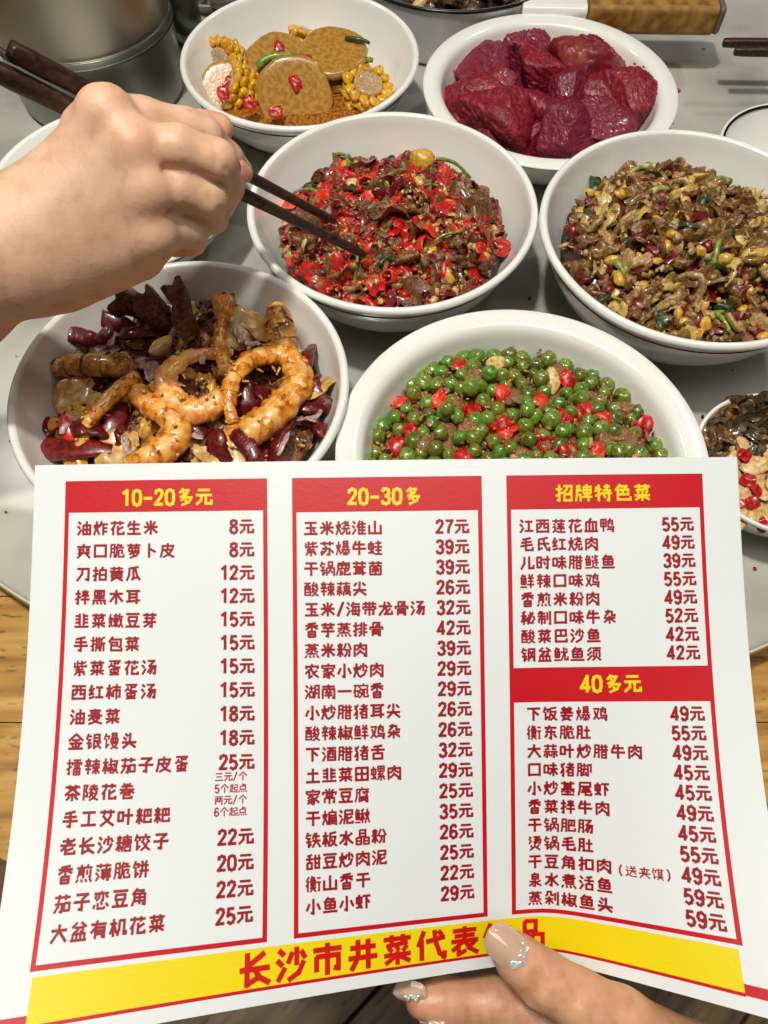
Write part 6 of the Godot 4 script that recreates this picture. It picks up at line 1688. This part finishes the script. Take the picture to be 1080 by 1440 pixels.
func table() -> void:
	var c := Vector2(0.034, -0.632)
	var R := 0.66
	var t := thing("dining_table", "round light wood dining table under the turntable", "table")
	var cols := [c8(146, 100, 40), c8(190, 142, 66), c8(210, 168, 92)]
	var woods := []
	for i in 2:
		var m := StandardMaterial3D.new()
		m.resource_name = "table_wood"
		m.albedo_texture = wood_image(20 + i, cols, 512, 256)
		m.uv1_triplanar = true
		m.uv1_scale = Vector3(4.0, 4.0, 4.0)
		m.uv1_offset = Vector3(0.3 * i, 0, 0.41 * i)
		m.roughness = 0.42
		woods.append(m)
	var z := -R
	var i := 0
	while z < R:
		var z1 := minf(z + 0.085, R)
		var poly := PackedVector2Array()
		var a0 := z + 0.0004
		var a1 := z1 - 0.0004
		var steps := 12
		for k in steps + 1:
			var q := lerpf(a0, a1, float(k) / steps)
			poly.append(Vector2(c.x + sqrt(maxf(R * R - q * q, 1e-5)), c.y + q))
		for k in steps + 1:
			var q := lerpf(a1, a0, float(k) / steps)
			poly.append(Vector2(c.x - sqrt(maxf(R * R - q * q, 1e-5)), c.y + q))
		part("plank", extrude(poly, -0.075, -0.035, 0.0), woods[i % 2], t)
		z = z1
		i += 1
	part("pedestal", lathe(curve2([Vector2(0, -0.75), Vector2(0.26, -0.75), Vector2(0.25, -0.72), Vector2(0.06, -0.68), Vector2(0.05, -0.4), Vector2(0.09, -0.09), Vector2(0.2, -0.0755), Vector2(0, -0.0755)], 4), 48), woods[0], t, Transform3D(Basis(), Vector3(c.x, 0, c.y)))
	# turntable
	var k := thing("turntable", "round pale stone turntable carrying all the bowls", "turntable", Vector3(c.x, 0, c.y))
	var stone := mottled("stone", [[0.1, c8(150, 150, 142)], [0.4, c8(176, 175, 166)], [0.6, c8(184, 183, 174)], [0.9, c8(196, 195, 186)]], 0.35, 0.22, 0.0, 0.0, 0.008)
	var rt := 0.53
	part("stone_top", lathe(PackedVector2Array([Vector2(0, -0.012), Vector2(rt - 0.002, -0.012), Vector2(rt, -0.010), Vector2(rt, -0.0028), Vector2(rt - 0.0008, -0.0008), Vector2(rt - 0.0028, 0.0), Vector2(rt - 0.0045, 0.0), Vector2(rt - 0.02, 0.0), Vector2(0, 0)]), 220), stone, k)
	part("edge_band", lathe(PackedVector2Array([Vector2(rt - 0.004, -0.0118), Vector2(rt + 0.0012, -0.0118), Vector2(rt + 0.0016, -0.008), Vector2(rt + 0.0012, -0.0016), Vector2(rt + 0.0002, -0.0012), Vector2(rt - 0.004, -0.004), Vector2(rt - 0.004, -0.0118)]), 220), mat("edge_cream", c8(214, 204, 178), 0.35), k)
	part("bearing", lathe(PackedVector2Array([Vector2(0, -0.0348), Vector2(0.16, -0.0348), Vector2(0.16, -0.0122), Vector2(0, -0.0122)]), 48), mats["steel_lower"], k)

func floor_boards() -> void:
	var base := Node3D.new()
	base.name = "floor"
	base.set_meta("kind", "structure")
	add_child(base)
	var cols := [c8(84, 66, 40), c8(118, 94, 60), c8(146, 118, 78)]
	var m := StandardMaterial3D.new()
	m.resource_name = "floor_wood"
	m.albedo_texture = wood_image(44, cols, 512, 256)
	m.uv1_triplanar = true
	m.uv1_scale = Vector3(1.6, 1.6, 1.6)
	m.roughness = 0.5
	part("underlay", extrude(PackedVector2Array([Vector2(-3.4, -3.8), Vector2(3.4, -3.8), Vector2(3.4, 3.0), Vector2(-3.4, 3.0)]), -0.80, -0.762, 0.0), mat("joint_dark", c8(16, 12, 8), 0.9), base)
	var turn := Basis(Vector3.UP, 0.75)
	for j in range(-14, 14):
		var q := PackedVector2Array([Vector2(-2.4, j * 0.18 + 0.002), Vector2(2.4, j * 0.18 + 0.002), Vector2(2.4, (j + 1) * 0.18 - 0.002), Vector2(-2.4, (j + 1) * 0.18 - 0.002)])
		part("board", extrude(q, -0.77, -0.75, 0.002), m, base, Transform3D(turn, Vector3(0, 0, -0.4)))

# ------------------------------------------------------------------
func _ready() -> void:
	rng.seed = 2024
	var th := deg_to_rad(PITCH)
	axis_o = Vector3(0, -sin(th), -cos(th))
	axis_u = Vector3(0, cos(th), -sin(th))
	var cam := Camera3D.new()
	cam.name = "camera"
	cam.fov = rad_to_deg(2.0 * atan(720.0 / FOCAL))
	cam.near = 0.01
	cam.far = 20.0
	add_child(cam)
	cam.transform = Transform3D(Basis(Vector3.RIGHT, axis_u, -axis_o), Vector3(0, CAM_H, 0))
	cam.current = true
	var env := Environment.new()
	env.background_mode = Environment.BG_COLOR
	env.background_color = Color(0.56, 0.57, 0.57)
	env.background_energy_multiplier = 0.14
	env.tonemap_mode = Environment.TONE_MAPPER_LINEAR
	env.tonemap_exposure = 0.96
	env.sdfgi_enabled = true
	env.ssao_enabled = true
	env.ssil_enabled = true
	var we := WorldEnvironment.new()
	we.name = "surroundings"
	we.environment = env
	add_child(we)
	lamp(Vector3(-0.24, 1.55, -0.22), 0.10, 2.1, Color(1.0, 0.985, 0.935), "round downlight straight above the bowls")
	lamp(Vector3(-1.15, 1.6, -1.25), 0.10, 0.7, Color(1.0, 0.98, 0.93), "round downlight beyond the steel canister")
	lamp(Vector3(1.05, 1.6, -1.35), 0.10, 0.7, Color(1.0, 0.98, 0.93), "round downlight beyond the pan handle")
	panel(Vector3(0.15, 1.72, 0.05), Vector2(1.1, 0.7), 0.88, Color(1.0, 0.985, 0.945))
	make_materials()
	table()
	floor_boards()
	steel_things()
	other_bowls()
	dish_corn()
	dish_taro()
	dish_beef()
	dish_curls()
	dish_prawns()
	dish_peas()
	dish_small()
	table_crumbs()
	chopsticks()
	make_menu()
	hand_with_chopsticks()
	hand_with_menu()

func lamp(at: Vector3, size: float, energy: float, col: Color, label: String) -> void:
	var t := thing("ceiling_downlight", label, "lamp", at)
	part("housing", lathe(PackedVector2Array([Vector2(size * 0.54, 0.0), Vector2(size * 0.68, 0.0), Vector2(size * 0.68, 0.012), Vector2(size * 0.58, 0.07), Vector2(0, 0.07), Vector2(0, 0.062), Vector2(size * 0.54, 0.062), Vector2(size * 0.54, 0.0)]), 40), mat("lamp_white", Color(0.85, 0.85, 0.85), 0.5), t)
	part("glowing_disc", lathe(PackedVector2Array([Vector2(0, 0.02), Vector2(size * 0.53, 0.02), Vector2(size * 0.53, 0.026), Vector2(0, 0.026)]), 40), mat("lamp_glow", Color(1, 1, 1), 0.5, {"emission_enabled": true, "emission": col, "emission_energy_multiplier": 6.0}), t)
	var l := AreaLight3D.new()
	l.name = "light"
	l.area_size = Vector2(size, size)
	l.light_energy = energy
	l.light_color = col
	l.shadow_enabled = true
	l.area_range = 6.0
	t.add_child(l)
	l.position = Vector3(0, 0.012, 0)
	l.rotation = Vector3(-PI / 2, 0, 0)

func panel(at: Vector3, size: Vector2, energy: float, col: Color) -> void:  # invented overhead fill, added to lift the bowl interiors and soften shadows
	var t := thing("added_fill_panel", "wide flat fill light panel added above the table, softening the shadows", "lamp", at)
	part("frame", extrude(PackedVector2Array([Vector2(-size.x * 0.52, -size.y * 0.53), Vector2(size.x * 0.52, -size.y * 0.53), Vector2(size.x * 0.52, size.y * 0.53), Vector2(-size.x * 0.52, size.y * 0.53)]), 0.012, 0.06, 0.0), mats["lamp_white"], t)
	var box := BoxMesh.new()
	box.size = Vector3(size.x, 0.004, size.y)
	part("diffuser", box, mat("fill_panel_glow", Color(1, 1, 1), 0.6, {"emission_enabled": true, "emission": col, "emission_energy_multiplier": 0.6}), t, Transform3D(Basis(), Vector3(0, 0.009, 0)))
	var l := AreaLight3D.new()
	l.name = "light"
	l.area_size = size
	l.light_energy = energy
	l.light_color = col
	l.shadow_enabled = true
	l.area_range = 6.0
	t.add_child(l)
	l.position = Vector3(0, 0.003, 0)
	l.rotation = Vector3(-PI / 2, 0, 0)
